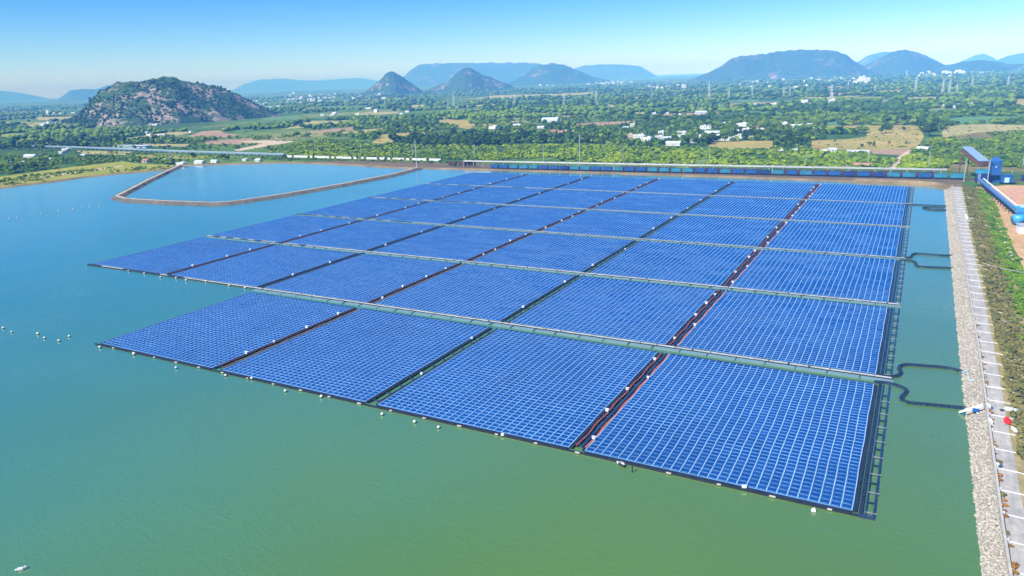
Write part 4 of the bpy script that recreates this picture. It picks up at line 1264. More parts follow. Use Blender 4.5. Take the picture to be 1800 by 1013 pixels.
pattern = 'blue blue teal teal teal blue blue navy teal teal blue blue teal blue blue teal teal teal teal blue blue teal blue blue navy teal blue teal blue blue navy blue navy teal teal blue teal teal navy'.split()
cname = {'blue': 'blue', 'teal': 'teal', 'navy': 'dark blue', 'red': 'maroon'}
for q in range(38):
    kd = pattern[q % len(pattern)]
    p = TA + TD * (5.5 + 11.05 * q)
    wagon(kd, (p.x, p.y, 0.1), '%s open freight wagon in the long blue train, %s from its left end' % (cname[kd], ordw(q + 1)), 'wagons of the long blue train', q % 3 != 1)
for q in range(4):
    p = TA + TD * (461 + 11.05 * q); kd = ('navy', 'navy', 'blue', 'navy')[q]
    wagon(kd, (p.x, p.y, 0.1), '%s freight wagon right of the loading tower, %s past it' % (cname[kd], ORD[q + 1]), 'wagons right of the loading tower', True)
q2 = 0
for q in range(12, 36):
    if q in (17, 24): continue
    p = TA + TD * (9 + 11.05 * q) + TN * 6.5; q2 += 1
    wagon('red', (p.x, p.y, 0.1), 'rusty maroon wagon on the rear track, %s from its left end' % ordw(q2), 'maroon wagons behind the blue train', True)
q2 = 0
for u, w in [(796, 291.5), (813, 291.8), (829, 292)]:
    q2 += 1; p = at(u, w, 0)
    wagon('red', (p.x, p.y, 0.1), 'rusty wagon standing apart left of the blue train, %s from left' % ORD[q2], 'rusty wagons left of the train', True)

# white boundary wall behind the railway, left part broken by bushes
wp = [at(505, 276.5, GZ), at(600, 279, GZ), at(700, 281.5, GZ), at(780, 283.3, GZ)]


def wall(pts, h, th, label, gap=0.0, step=3.0, mat='white', clear=False):
    pn, ps = MB(), MB()
    dn = dense([(p[0], p[1]) for p in pts], step)
    for q, (a, b) in enumerate(zip(dn[:-1], dn[1:])):
        ang = math.atan2(b[1] - a[1], b[0] - a[0]); L = math.hypot(b[0] - a[0], b[1] - a[1]); c = ((a[0] + b[0]) / 2, (a[1] + b[1]) / 2)
        ps.box((a[0], a[1], GZ + h / 2 + 0.1), (th * 2, th * 2, h + 0.2), ang)
        if random.random() < gap: continue
        pn.box((c[0], c[1], GZ + h / 2), (L - th * 2 - 0.02, th, h), ang)
    o = obj('boundary_wall', pn, mat); obj('post', ps, 'concrete', o)
    return tag(o, label, 'wall')


wall(wp, 2.6, 0.25, 'broken white boundary wall running through bushes behind the pond', 0.3, 4.0)
a = TA + TN * 15 - TD * 40; b = TA + TN * 15 + TD * 408
pl = MB().bar((a.x, a.y, 6.2), (b.x, b.y, 6.2), 1.4, 0.25); o = obj('pipe_gallery', pl, 'white'); tag(o, 'long white-roofed pipe gallery along the far side of the train', 'gallery')
ps = MB(); x = 0.0
pp = MB().cyl((a.x, a.y, 5.4), (b.x, b.y, 5.4), 0.5, None, 8)
while x < (b - a).length:
    c = a + TD * x; ps.box((c.x, c.y, 2.9), (0.4, 1.6, 7.0), TANG); x += 12
obj('support', ps, 'concrete', o); obj('pipe', pp, 'galv', o)
# left conveyor gallery
gp = [at(20, 259.5, GZ), at(130, 262.5, GZ), at(230, 266.5, GZ), at(330, 271, GZ), at(440, 274.5, GZ), at(500, 276.5, GZ)]
rf, sd2, st2 = MB(), MB(), MB()
for a, b in zip(gp[:-1], gp[1:]):
    rf.bar((a.x, a.y, 4.0), (b.x, b.y, 4.0), 3.4, 0.3); sd2.bar((a.x, a.y, 3.0), (b.x, b.y, 3.0), 2.6, 1.7)
    n = int((b - a).length / 14)
    for q in range(n): c = a.lerp(b, q / n); st2.box((c.x, c.y, 0.8), (0.6, 3.0, 2.9), math.atan2(b.y - a.y, b.x - a.x))
o = obj('conveyor_gallery', sd2, 'roof_grey'); obj('roof', rf, 'sheet', o); obj('trestle', st2, 'concrete', o)
tag(o, 'long pale conveyor gallery crossing the left plain towards the pond', 'conveyor')
gp = [at(195, 258, GZ), at(228, 259, GZ), at(262, 260, GZ)]
b = MB()
for a_, b_ in zip(gp[:-1], gp[1:]): b.bar((a_.x, a_.y, 3), (b_.x, b_.y, 3), 14, 0.4); b.bar((a_.x, a_.y, 1.2), (b_.x, b_.y, 1.2), 11, 3.2)
tag(obj('storage_shed', b, 'sheet'), 'low bluish storage shed behind the conveyor gallery', 'shed')

# loading tower, gallery, conveyor and machines at the right
lt = link('loading_tower', None, None, (440.5, 511, GZ), TANG, 0.84); tag(lt, 'tall dark blue loading tower straddling the freight train', 'tower')
tw = MB().box((4.5, -1, 13.8), (8.6, 9, 12.4)).box((4.5, -1, 4), (8.0, 0.4, 8)).box((0.5, -1, 4), (0.4, 9, 8)).box((8.5, -1, 4), (0.4, 9, 8))
tw.quad((-0.4, -5.7, 20), (9.4, -5.7, 20), (4.2, -1, 24.4)); tw.quad((9.4, -5.7, 20), (9.4, 3.7, 20), (4.2, -1, 24.4)); tw.quad((9.4, 3.7, 20), (-0.4, 3.7, 20), (4.2, -1, 24.4)); tw.quad((-0.4, 3.7, 20), (-0.4, -5.7, 20), (4.2, -1, 24.4))
obj('tower_body', tw, 'wagon_blue', lt, loc=(-5.4, 0, 0))
an = MB().box((-10.4, -2, 5.2), (9.6, 9.5, 7.2)); obj('loading_shed', an, 'wagon_navy', lt)
rf = MB().quad((-15.8, -7.2, 9.2), (-5.4, -7.2, 9.2), (-5.4, 3.2, 12.0), (-15.8, 3.2, 12.0)).quad((-15.8, -7.2, 9.0), (-15.8, 3.2, 11.8), (-5.4, 3.2, 11.8), (-5.4, -7.2, 9.0)); obj('shed_roof', rf, 'wagon_teal', lt)
an = MB().box((14, -2.5, 4.5), (9.5, 7, 6)).box((14, -2.5, 7.7), (10.3, 7.8, 0.3)); obj('annexe', an, 'wagon_blue', lt, loc=(-5.6, 0, 0))
obj('door', MB().box((14, -6.06, 3.6), (3.6, 0.2, 4.4)), 'pale_blue', lt, loc=(-5.6, 0, 0)); obj('window', MB().box((4.5, -5.56, 15), (1.2, 0.2, 0.9)), 'pale_blue', lt, loc=(-5.4, 0, 0))
ladder = MB()
for sx in (-13.5, -12.3): ladder.bar((sx, -7.3, 0), (sx, -7.3, 9), 0.2, 0.2)
for q in range(11): ladder.bar((-13.5, -7.3, 0.6 + q * .8), (-12.3, -7.3, 0.6 + q * .8), 0.12, 0.12)
obj('ladder', ladder, 'white', lt)
# inclined gallery from behind into the shed
ga = Vector((421, 545, 20.5)); gb = Vector((432, 511, 13.0))
gl = link('inclined_gallery', None, None, (0, 0, 0)); tag(gl, 'inclined blue-grey roofed gallery rising left of the loading tower', 'gallery')
obj('roof', MB().bar(ga + Vector((0, 0, 2.6)), gb + Vector((0, 0, 2.6)), 7.2, 0.3), 'roof_grey', gl); obj('gallery_body', MB().bar(ga, gb, 6.2, 3.6), 'rust', gl)
for sx in (-2.8, 2.8): obj('leg', MB().bar((ga.x + sx, ga.y, GZ), (ga.x + sx, ga.y, ga.z), 0.7, 0.7).bar((ga.x + sx, ga.y, GZ), (ga.x + sx, ga.y - 9, 17), 0.4, 0.4), 'rust', gl)
# ground conveyor
cv = link('belt_conveyor', None, None, (0, 0, 0)); tag(cv, 'long blue covered belt conveyor on trestles running down from the tower', 'conveyor')
ca, cb = Vector((429.5, 492, 4.2)), Vector((441.0, 372, 3.6))
obj('belt_cover', MB().bar(ca, cb, 2.3, 0.9), 'belt_blue', cv)
cd = (cb - ca).normalized(); cn = Vector((-cd.y, cd.x, 0))
obj('handrail', MB().bar(ca + cn * 2.4 + Vector((0, 0, .8)), cb + cn * 2.4 + Vector((0, 0, .8)), 1.1, 0.3), 'white', cv)
for q in range(14):
    c = ca.lerp(cb, (q + 0.5) / 14)
    obj('trestle', MB().bar((c.x - 1.5, c.y, GZ), (c.x - 1.2, c.y, c.z - .5), .35, .35).bar((c.x + 1.5, c.y, GZ), (c.x + 1.2, c.y, c.z - .5), .35, .35).bar((c.x - 1.5, c.y, 1), (c.x + 1.5, c.y, 1), .3, .3), 'dark_steel', cv)
# crusher and drum
cr = link('crusher', None, None, (444, 362, GZ), 0.1); tag(cr, 'sky blue crushing machine at the foot of the belt conveyor', 'machine')
obj('hopper', MB().box((0, 0, 5), (6, 6, 3.4), 0, 0, 1.3).box((0, 0, 2.2), (4.6, 5, 3)), 'sky_blue', cr); obj('platform', MB().box((3, 2, 6.9), (8, 8, 0.3)), 'pale_blue', cr)
obj('motor', MB().cyl((-2, -3.5, 3.5), (1, -3.5, 3.5), 0.9).box((2, -3.4, 3.2), (1.6, 1.2, 1.2)), 'plant_blue', cr)
for sx in (-2.2, 2.2): obj('leg', MB().box((sx, -2.4, 1), (0.5, 0.5, 2.4)), 'plant_blue', cr)
dr = link('mixing_drum', None, None, (441.5, 340, GZ), 0.35); tag(dr, 'big sky blue mixing drum in front of the crushing machine', 'machine')
obj('drum', MB().cyl((-3.4, 0, 3.2), (3.4, 0.6, 3.9), 2.7, 2.2, 18), 'sky_blue', dr, True); obj('cradle', MB().box((-2, 0, 0.8), (1, 4, 1.6)).box((2, .3, .9), (1, 4, 1.8)), 'plant_blue', dr)
kb = link('kiosk', None, None, (443.5, 318, GZ), 0.12); tag(kb, 'white cabin with grey roof slab beside the mixing drum', 'cabin')
obj('cabin_body', MB().box((0, 0, 2.2), (10, 6.5, 4.4)), 'white', kb); obj('roof', MB().box((0, 0, 4.55), (10.8, 7.3, 0.3)), 'galv', kb); obj('window', MB().box((-1.0, -3.27, 2.6), (1.7, 0.2, 1.4)), 'glass_dark', kb); obj('door', MB().box((2.6, -3.27, 1.2), (1.2, 0.2, 2.3)), 'pale_blue', kb)
kb = link('kiosk', None, None, (444.5, 262, GZ), 0.3); tag(kb, 'pale blue container cabin at the right edge of the orange yard', 'cabin')
obj('cabin_body', MB().box((0, 0, 1.8), (7, 12, 3.6)), 'pale_blue', kb); obj('roof', MB().box((0, 0, 3.7), (7.5, 12.5, 0.2)), 'white', kb); obj('window', MB().box((-3.52, 1, 2.2), (.2, 2.4, 1.2)), 'plant_blue', kb)
# rocks along the yard edge
for q in range(26):
    y = 250 + q * 7.4 + random.uniform(-2, 2); x = 432.5 + (y - 250) * -0.018 + random.uniform(-1.2, 1.2)
    s = random.uniform(0.5, 1.1); b = MB().blob((0, 0, 0), (s, s * 0.8, s * 0.6), 0.25, 7, 5, seed=q)
    tag(obj('boulder', b, 'dike_top', loc=(x, y, GZ + 0.2), rz=q), 'pale boulder in the row edging the orange yard, %s from near end' % ordw(q + 1), 'boulder', 'boulders edging the orange yard')

# ------------------------------------------------------------------ poles and pylons
poles = [(554, 267, 245), (635, 271, 252), (726, 276, 253), (733, 299, 246), (835, 280, 254), (955.5, 283, 256), (1019, 297, 236), (1095, 285, 259), (1247, 288, 261), (1357, 309, 292), (1416, 291, 268), (1432, 291, 282), (1491.6, 312, 296), (1526, 292, 268.5), (1632, 295, 267), (1641, 314, 300), (1694, 320, 281), (1735, 324, 279), (1778, 314, 300), (1797, 297, 268), (23, 303, 280), (298, 283, 248), (303.5, 285, 268)]
for q, (u, w, wt) in enumerate(poles):
    p = at(u, w, GZ); h = height_at(p, wt); r = 0.22 + h * 0.007
    e = link('utility_pole', None, None, p, HD)
    obj('shaft', MB().cyl((0, 0, 0), (0, 0, h), r, r * 0.7, 8), 'galv', e)
    obj('cross_arm', MB().bar((-1.3, 0, h * 0.95), (1.3, 0, h * 0.95), 0.16, 0.16), 'galv', e)
    if h > 16: obj('lamp_head', MB().box((0, -0.9, h + 0.1), (0.7, 1.6, 0.25)), 'galv', e)
    tag(e, 'grey %s pole behind the water, %s of its line from the left' % ('tall' if h > 22 else 'slim', ordw(q + 1 if q < 20 else q - 19)) if q < 20 else 'grey pole on the left bank, %s from left' % ORD[q - 19], 'pole', 'poles behind the reservoir' if q < 20 else 'poles on the left bank')


def pylon_protos():
    b = MB(); H = 40.0
    lv = [(0, 4.2), (9, 3.2), (17, 2.4), (24, 1.6), (32, 1.1), (40, 0.3)]
    for (z0, w0), (z1, w1) in zip(lv[:-1], lv[1:]):
        for sx, sy in ((-1, -1), (1, -1), (1, 1), (-1, 1)):
            b.bar((sx * w0, sy * w0, z0), (sx * w1, sy * w1, z1), 0.42, 0.42)
        for (ax, ay), (bx_, by_) in (((-1, -1), (1, -1)), ((1, -1), (1, 1)), ((1, 1), (-1, 1)), ((-1, 1), (-1, -1))):
            b.bar((ax * w0, ay * w0, z0), (bx_ * w1, by_ * w1, z1), 0.22, 0.22); b.bar((bx_ * w0, by_ * w0, z0), (ax * w1, ay * w1, z1), 0.22, 0.22)
    arm = MB().bar((-7, 0, 0), (7, 0, 0), 0.4, 0.4).bar((-7, 0, 0), (0, 0, 1.6), 0.25, 0.25).bar((7, 0, 0), (0, 0, 1.6), 0.25, 0.25)
    for sx in (-6.6, 6.6): arm.cyl((sx, 0, 0), (sx, 0, -2.2), 0.2)
    return b.mesh('lattice', 'pylon_steel'), arm.mesh('cross_arm', 'pylon_steel')


PYL = pylon_protos()
pylons = [(607, 187, 175), (677, 187, 175), (787, 185, 173), (798, 187, 166), (810, 180, 170), (862, 175, 161), (905, 187, 165), (991, 184, 162), (1048, 185, 159), (1146, 177, 160), (1246, 177, 146), (1281, 175, 153), (1322, 165, 151), (1377, 170, 153), (1388, 170, 153), (1461, 172, 148), (1490.5, 157, 142), (1537, 163, 149), (1593, 137, 124), (1608.5, 162, 136), (1656, 169, 139), (1668, 166, 141), (1681, 168, 146), (1708, 155, 135), (1771, 154, 133)]
for q, (u, w, wt) in enumerate(pylons):
    p = at(u, w, GZ); h = height_at(p, wt)
    e = link('power_pylon', None, None, p, 0.4 + 0.15 * (q % 3), (h / 40 * 0.8, h / 40 * 0.8, h / 40))
    link('lattice', PYL[0], e)
    for z in (24, 30, 36): link('cross_arm', PYL[1], e, (0, 0, z), 0, (1.0, 1, 1) if z < 36 else (0.8, 1, 1))
    tag(e, 'pale lattice power pylon on the wooded plain, %s from the left' % ordw(q + 1), 'pylon', 'power pylons across the plain')

# ------------------------------------------------------------------ hills
def hill(sil, dist, depth, mat, amp, nx=110, ny=46, nscale=0.012, power=1.0, front=0.55):
    sil = sorted(sil)
    us = np.array([a for a, b in sil], float)
    P = [at_dist(a, b, dist) for a, b in sil]
    u0, u1 = us[0], us[-1]
    base0 = at_dist(u0, sil[0][1], dist); base1 = at_dist(u1, sil[-1][1], dist)
    vd = np.array([FWD[0], FWD[1]])
    mid = at_dist((u0 + u1) / 2, sil[0][1], dist); vd = np.array([mid.x - CAM[0], mid.y - CAM[1]]); vd /= np.linalg.norm(vd)
    U = np.linspace(u0, u1, nx); zs = np.interp(U, us, [p.z for p in P])
    ker = np.array([1, 2, 3, 2, 1.0]); ker /= ker.sum(); zs = np.convolve(np.pad(zs, 2, mode='edge'), ker, 'valid')
    zn = (fbm(U * 0.16, U * 0 + dist * 0.01, 4) - 0.5) * 0.12 * zs.max() * np.clip(zs / zs.max() * 1.5, 0, 1)
    zs = np.maximum(zs, 1.0)
    hmax = zs.max()
    V = np.zeros((ny, nx, 3))
    T = np.linspace(-1, 1, ny)
    for i, u in enumerate(U):
        c = at_dist(u, sil[0][1], dist); dv = np.array([c.x - CAM[0], c.y - CAM[1]]); dv /= np.linalg.norm(dv)
        wd = depth * (0.45 + 0.55 * zs[i] / hmax)
        x = c.x + dv[0] * T * wd; y = c.y + dv[1] * T * wd
        prof = (1 - np.abs(T) ** 1.7) ** power
        nz = fbm(x * nscale, y * nscale, 5) - 0.5
        rid = np.abs(fbm(x * nscale * 0.6 + 40, y * nscale * 0.6, 3) - 0.5) * 2
        env = np.clip((1 - np.abs(T)) * 3, 0, 1) * np.clip(zs[i] / (0.25 * hmax), 0, 1)
        crest = np.exp(-(T / 0.16) ** 2)
        z = zs[i] * prof + amp * hmax * (nz * 0.7 - rid * 0.45 + 0.12) * env * (1 - 0.85 * crest) + zn[i] * np.exp(-((T + 0.12 * math.sin(i * 0.9)) / 0.2) ** 2)
        V[:, i, 0] = x; V[:, i, 1] = y; V[:, i, 2] = np.where(np.abs(T) > 0.999, GZ - 3, np.maximum(z, GZ - 2))
    V[:, 0, 2] = GZ - 3; V[:, -1, 2] = GZ - 3
    idx = np.arange(nx * ny).reshape(ny, nx)
    F = np.stack([idx[:-1, :-1], idx[:-1, 1:], idx[1:, 1:], idx[1:, :-1]], -1).reshape(-1, 4)
    me = np_mesh('hill', V.reshape(-1, 3), F, [mat])
    if me.polygons[len(me.polygons) // 2].normal.z < 0: me.flip_normals()
    me.polygons.foreach_set('use_smooth', np.ones(len(me.polygons), bool))
    return kind(link('hill', me)), V


H1, HV = hill([(112, 217), (135, 206), (150, 195), (165, 180), (185, 163), (210, 150), (225, 144), (250, 143), (270, 142), (285, 138), (300, 134), (318, 134), (330, 139), (345, 144), (362, 149), (385, 152), (405, 158), (425, 168), (445, 180), (465, 190), (480, 198), (496, 206)], 2620, 330, 'hill_near', 0.34, 190, 90, 0.010)
hill([(632, 168), (645, 160), (655, 153), (668, 142), (680, 131), (688, 126), (696, 126), (706, 132), (718, 142), (730, 150), (740, 158), (752, 165)], 6300, 420, 'hill_mid', 0.38, 140, 60, 0.006)
hill([(730, 166), (745, 161), (760, 156), (780, 148), (795, 138), (806, 128), (818, 121), (830, 121), (842, 127), (852, 134), (862, 136), (872, 141), (886, 147), (905, 154)], 6700, 480, 'hill_mid', 0.38, 150, 60, 0.006)
hill([(868, 153), (885, 149), (905, 142), (925, 130), (940, 118), (950, 113), (970, 112), (990, 114), (1005, 119), (1025, 127), (1045, 136), (1075, 142)], 9600, 700, 'hill_mid', 0.3, 130, 50, 0.0035)
hill([(690, 148), (708, 139), (718, 128), (730, 118), (740, 112.5), (800, 111), (850, 110.5), (900, 111), (935, 110), (960, 115), (1000, 124), (1030, 138)], 15500, 1500, 'hill_far', 0.3, 130, 44, 0.002)
hill([(985, 138), (1005, 123), (1025, 115.5), (1060, 113), (1100, 114), (1125, 117), (1140, 125), (1155, 134)], 17500, 1500, 'hill_far', 0.12, 60, 30, 0.0015)
hill([(1215, 140), (1235, 132), (1250, 125), (1270, 113), (1285, 103), (1300, 98), (1340, 95), (1370, 90), (1400, 88), (1450, 88), (1470, 91), (1485, 98), (1500, 108), (1515, 117), (1535, 126)], 8000, 900, 'hill_far', 0.34, 170, 60, 0.0035)
hill([(1500, 124), (1520, 116), (1535, 108), (1550, 99), (1565, 91), (1575, 88.5), (1590, 88), (1605, 91), (1620, 97), (1640, 107), (1660, 114), (1700, 122)], 8400, 800, 'hill_far', 0.32, 130, 56, 0.0035)
hill([(1640, 122), (1660, 116), (1690, 109), (1705, 107), (1720, 106), (1750, 108), (1775, 113), (1800, 112), (1830, 108), (1870, 110), (1900, 118)], 8000, 700, 'hill_far', 0.3, 130, 50, 0.0035)
hill([(1490, 118), (1508, 108), (1520, 100), (1535, 94), (1550, 92), (1580, 92), (1620, 95), (1640, 104), (1660, 114)], 14500, 1200, 'hill_far', 0.1, 60, 26, 0.002)
hill([(1680, 112), (1698, 104), (1712, 97), (1725, 94), (1740, 99), (1755, 107), (1770, 112)], 17500, 1000, 'hill_far', 0.1, 50, 24, 0.002)
hill([(1745, 110), (1757, 104), (1768, 98), (1792, 94), (1830, 90), (1880, 92), (1930, 108)], 15000, 1200, 'hill_far', 0.1, 60, 26, 0.002)
hill([(85, 184), (100, 177), (115, 168), (128, 158), (140, 158), (150, 156), (175, 157), (190, 151), (205, 149), (240, 152), (280, 160), (320, 172)], 15500, 900, 'hill_far', 0.15, 80, 34, 0.002)
hill([(395, 164), (415, 156), (430, 148), (460, 140), (500, 138), (530, 141), (560, 142), (600, 139), (630, 137), (660, 141), (720, 150)], 25500, 1800, 'hill_far', 0.1, 80, 26, 0.001)
hill([(-140, 182), (-60, 166), (-10, 159), (20, 160), (60, 167), (100, 176)], 25000, 1600, 'hill_far', 0.1, 60, 26, 0.001)

# scrub on the near hill (uncountable)
# ------------------------------------------------------------------ woods and scrub masses
ico = MB().blob((0, 0, 0.52), (0.5, 0.5, 0.5), 0.24, 7, 5, seed=21); IV, IF = np.array(ico.v), np.array(ico.f)
ico2 = MB().blob((0, 0, 0.52), (0.5, 0.5, 0.52), 0.3, 6, 4, seed=22); JV, JF = np.array(ico2.v), np.array(ico2.f)
LV, LF = leaf_cloud([(0, 0, 0.5, 0.36), (0.2, 0.1, 0.42, 0.28), (-0.2, 0.12, 0.55, 0.26), (0.02, -0.22, 0.4, 0.28)], 34, 0.14, 5)
CV2, CF2 = core([(0, 0, 0.45, 0.42), (0.2, 0.1, 0.4, 0.3), (-0.2, 0.1, 0.48, 0.3)], 31, 0.8)
KV = np.concatenate([LV, CV2]); KF = np.concatenate([LF, CF2 + len(LV)])


def mass(name, P, size, flat, mats, pick, V0, F0, label):
    """one stuff object: many plants at P (n,2 world) with size (n,)"""
    n = len(P)
    pos = np.stack([P[:, 0], P[:, 1], np.full(n, GZ)], 1) if P.shape[1] == 2 else P
    sc = np.stack([size * (0.85 + 0.4 * RNG.random(n)), size * (0.85 + 0.4 * RNG.random(n)), size * flat * (0.8 + 0.45 * RNG.random(n))], 1)
    V, F = scatter_np(V0, F0, pos, sc, RNG.random(n) * 6.3)
    me = np_mesh(name, V, F, mats, np.repeat(pick, len(F0)))
    o = kind(link(name, me), 'stuff'); o['label'] = label
    return o


def free_of(P, polys):
    k_ = np.ones(len(P), bool)
    for q in polys: k_ &= ~inpoly(P, q)
    return k_


def px_sample(n, u0, u1, w0, w1, pw=1.0):
    return np.stack([u0 + RNG.random(n) * (u1 - u0), w0 + RNG.random(n) ** pw * (w1 - w0)], 1)


HXY = np.array(HOUSES)


def clear_houses(W, r=9.0):
    ok = np.ones(len(W), bool)
    for h_ in HXY[:90]: ok &= np.hypot(W[:, 0] - h_[0] - 3, W[:, 1] - h_[1] + 6) > r
    return ok


# line dividing scrub from woods, seen from the surveyed view
def wood_low(u): return np.interp(u, [-200, 0, 240, 480, 560, 650, 760, 900, 1000, 1100, 1240, 1400, 1440, 1600, 1700, 1810, 1900], [262, 262, 258, 244, 240, 246, 258, 254, 250, 256, 258, 264, 236, 236, 224, 216, 216])


hor = lambda u: np.interp(u, [0, 900, 1800], [172, 138, 104.1])
# woods between the village belt and about five kilometres
N = 26000
S = px_sample(N, -160, 1960, 0, 1)
lo = wood_low(S[:, 0]); hi = hor(S[:, 0]) + 17
S[:, 1] = hi + (lo - hi) * (S[:, 1])
W = px_at(S)
dens = fbm(W[:, 0] * 0.0045, W[:, 1] * 0.0032, 4)
right = np.clip((S[:, 0] - 500) / 500, 0, 1)
thr = 0.535 - 0.14 * right - 0.05 * np.clip((40 - (S[:, 1] - hor(S[:, 0]))) / 30, 0, 1)
ok = (dens + RNG.normal(0, 0.02, N) > thr) & free_of(S, FIELDS)
D = np.hypot(W[:, 0] - CAM[0], W[:, 1] - CAM[1])
hc = np.hypot(W[:, 0] + 1590, W[:, 1] - 1545) > 250
ok &= hc & clear_houses(W, 10)
S, W, D = S[ok], W[ok], D[ok]
size = np.where(RNG.random(len(W)) < 0.15, 1.3, 1.0) * (6.0 + 4.5 * RNG.random(len(W))) * np.clip(0.85 + D / 9000, 0.85, 1.5)
order = np.argsort(-(size / D)); S, W, D, size = S[order], W[order], D[order], size[order]
nt = 290
fn = fbm(W[:, 0] * 0.004 + 50, W[:, 1] * 0.004, 3)
pick = ((fn + RNG.normal(0, 0.14, len(W))) > 0.50).astype(int)
nearw = (np.arange(len(W)) >= nt) & (D < 1700); farw = (np.arange(len(W)) >= nt) & ~nearw
mass('woodland', W[nearw], size[nearw] * 1.05, 0.95, ['leaf_dark', 'leaf_mid'], pick[nearw], KV, KF, 'dense green woodland around the village')
mass('far_woodland', W[farw], size[farw] * 1.25, 0.7, ['leaf_dark', 'leaf_mid'], pick[farw], IV, IF, 'hazy woodland covering the far plain')
for q in range(nt):
    mid = pick[q] == 1
    pr = TREES[random.choice((2, 3))] if mid else TREES[random.choice((0, 1, 4, 5, 0))]
    zone = 'left of the village' if S[q, 0] < 1080 else ('around the village' if S[q, 0] < 1460 else 'right of the village')
    tree(pr, (W[q, 0], W[q, 1]), size[q] / 8.6, '%s %s tree in the woods %s' % ('mid-green' if mid else 'dark green', {'round': 'round', 'narrow': 'narrow', 'broad': 'broad'}[pr[2]], zone), 'woodland trees ' + zone)
# trees between the village houses
Sv = np.concatenate([px_sample(900, 830, 1110, 208, 252), px_sample(1300, 1080, 1450, 206, 258)])
Wv = px_at(Sv); Dv = np.hypot(Wv[:, 0] - CAM[0], Wv[:, 1] - CAM[1])
okv = clear_houses(Wv, 8.5) & free_of(Sv, FIELDS)
# keep the view of each house front open
for h_ in HXY[:62]:
    t_ = np.array([CAM[0] - h_[0], CAM[1] - h_[1]]); t_ /= np.linalg.norm(t_)
    r_ = Wv - h_[None]; al = r_ @ t_; ac = np.abs(r_[:, 0] * t_[1] - r_[:, 1] * t_[0])
    okv &= ~((al > 0) & (al < 40) & (ac < 8))
Wv = Wv[okv]; pv_ = (RNG.random(len(Wv)) < 0.35).astype(int)
mass('village_trees', Wv, 4.5 + 4.0 * RNG.random(len(Wv)), 1.0, ['leaf_dark', 'leaf_mid'], pv_, KV, KF, 'thick belt of trees between the village houses')
# trees of their own
for u, w, i, sc, lab in [(1633, 240, 5, 1.9, 'largest dark spreading tree alone in the tan field on the right'), (1620, 226, 1, 1.6, 'dark tree behind the largest spreading tree'), (1645, 222, 0, 1.6, 'tall dark tree right behind the largest spreading tree'), (1557, 234, 1, 1.3, 'round dark tree at the tan field left, right of its twin'), (1549, 235, 0, 1.1, 'round dark tree at the tan field left end'), (1567, 229, 2, 0.8, 'small tree right of the round twins in the field'),
                         (1588, 231, 0, 0.8, 'small dark tree standing alone mid field'), (1576, 216, 4, 1.2, 'tree with bare trunk at the back of the field, left'), (1598, 213, 0, 1.2, 'tree with bare trunk at the back of the field, right'), (1529, 258, 2, 0.7, 'small leafy tree near the quarry edge'), (1536, 257, 4, 0.6, 'young palm-like tree by the quarry'), (1515, 259, 0, 0.5, 'small round tree left of quarry'),
                         (531, 227, 0, 1.5, 'dark tree in the centre-left straw field, nearest of three'), (528, 219, 1, 1.4, 'dark tree in the centre-left straw field, left of three'), (543, 218, 0, 1.3, 'dark tree in the centre-left straw field, right of three'), (668, 236, 1, 0.8, 'round tree at the tip of the small tan field'), (30, 300, 0, 1.1, 'dark tree at left shore beside the leaning pole'), (60, 300, 1, 1.0, 'dark round tree standing on the left grass bank'),
                         (1188, 252, 4, 1.2, 'dark narrow tree in mid village'), (1360, 250, 1, 1.3, 'big dark tree at the left of the dark grove'), (1372, 247, 5, 1.0, 'broad dark tree in the dark grove'), (1388, 254, 0, 1.4, 'dark tree at the front of the dark grove'), (1400, 249, 1, 1.3, 'dark tree at the right of the dark grove'), (1412, 253, 0, 1.1, 'dark tree at right front of the dark grove'), (338, 277, 0, 0.9, 'dark tree behind the white pump house'), (392, 281, 1, 0.9, 'dark tree between the bank sheds'), (400, 282, 0, 0.8, 'dark tree right of the bank sheds')]:
    tree(TREES[i], at(u, w, GZ), sc, lab)
for q in range(34):
    if q < 12: u, w, zone = random.uniform(1060, 1180), random.uniform(208, 240), 'left of the village'
    elif q < 24: u, w, zone = random.uniform(1180, 1420), random.uniform(222, 246), 'inside the village'
    else: u, w, zone = random.uniform(840, 1060), random.uniform(215, 248), 'by the tall white house'
    tree(PALM, at(u, w, GZ), random.uniform(0.8, 1.15), 'slim coconut palm ' + zone, 'coconut palms ' + zone, 'palm', 'palm_tree')
for q, (u, w) in enumerate([(1278, 221), (1325, 222), (1438, 216), (1449, 217), (1503, 221), (1656, 215), (1332, 220)]):
    e = tree((TREES[3][0], BUSH['leaf_orange'][q % 3], 'round'), at(u, w, GZ), 1.0, 'yellow flowering tree behind the village, %s from the left' % ['first', 'second', 'fourth', 'fifth', 'sixth', 'seventh', 'third'][q], 'yellow trees behind the village')
    for c in e.children:
        if c.name.startswith('crown'): c.scale = (3.2, 3.2, 3.0); c.location = (0, 0, 3.0)

# conifer-like row in the straw field
for q in range(9):
    u = 556 + q * 7.4; tree(TREES[4], at(u, 224 - q * 0.55, GZ), random.uniform(0.55, 0.8), 'small pointed tree in the field row, %s from the left' % ORD[q + 1], 'row of pointed trees in straw field')

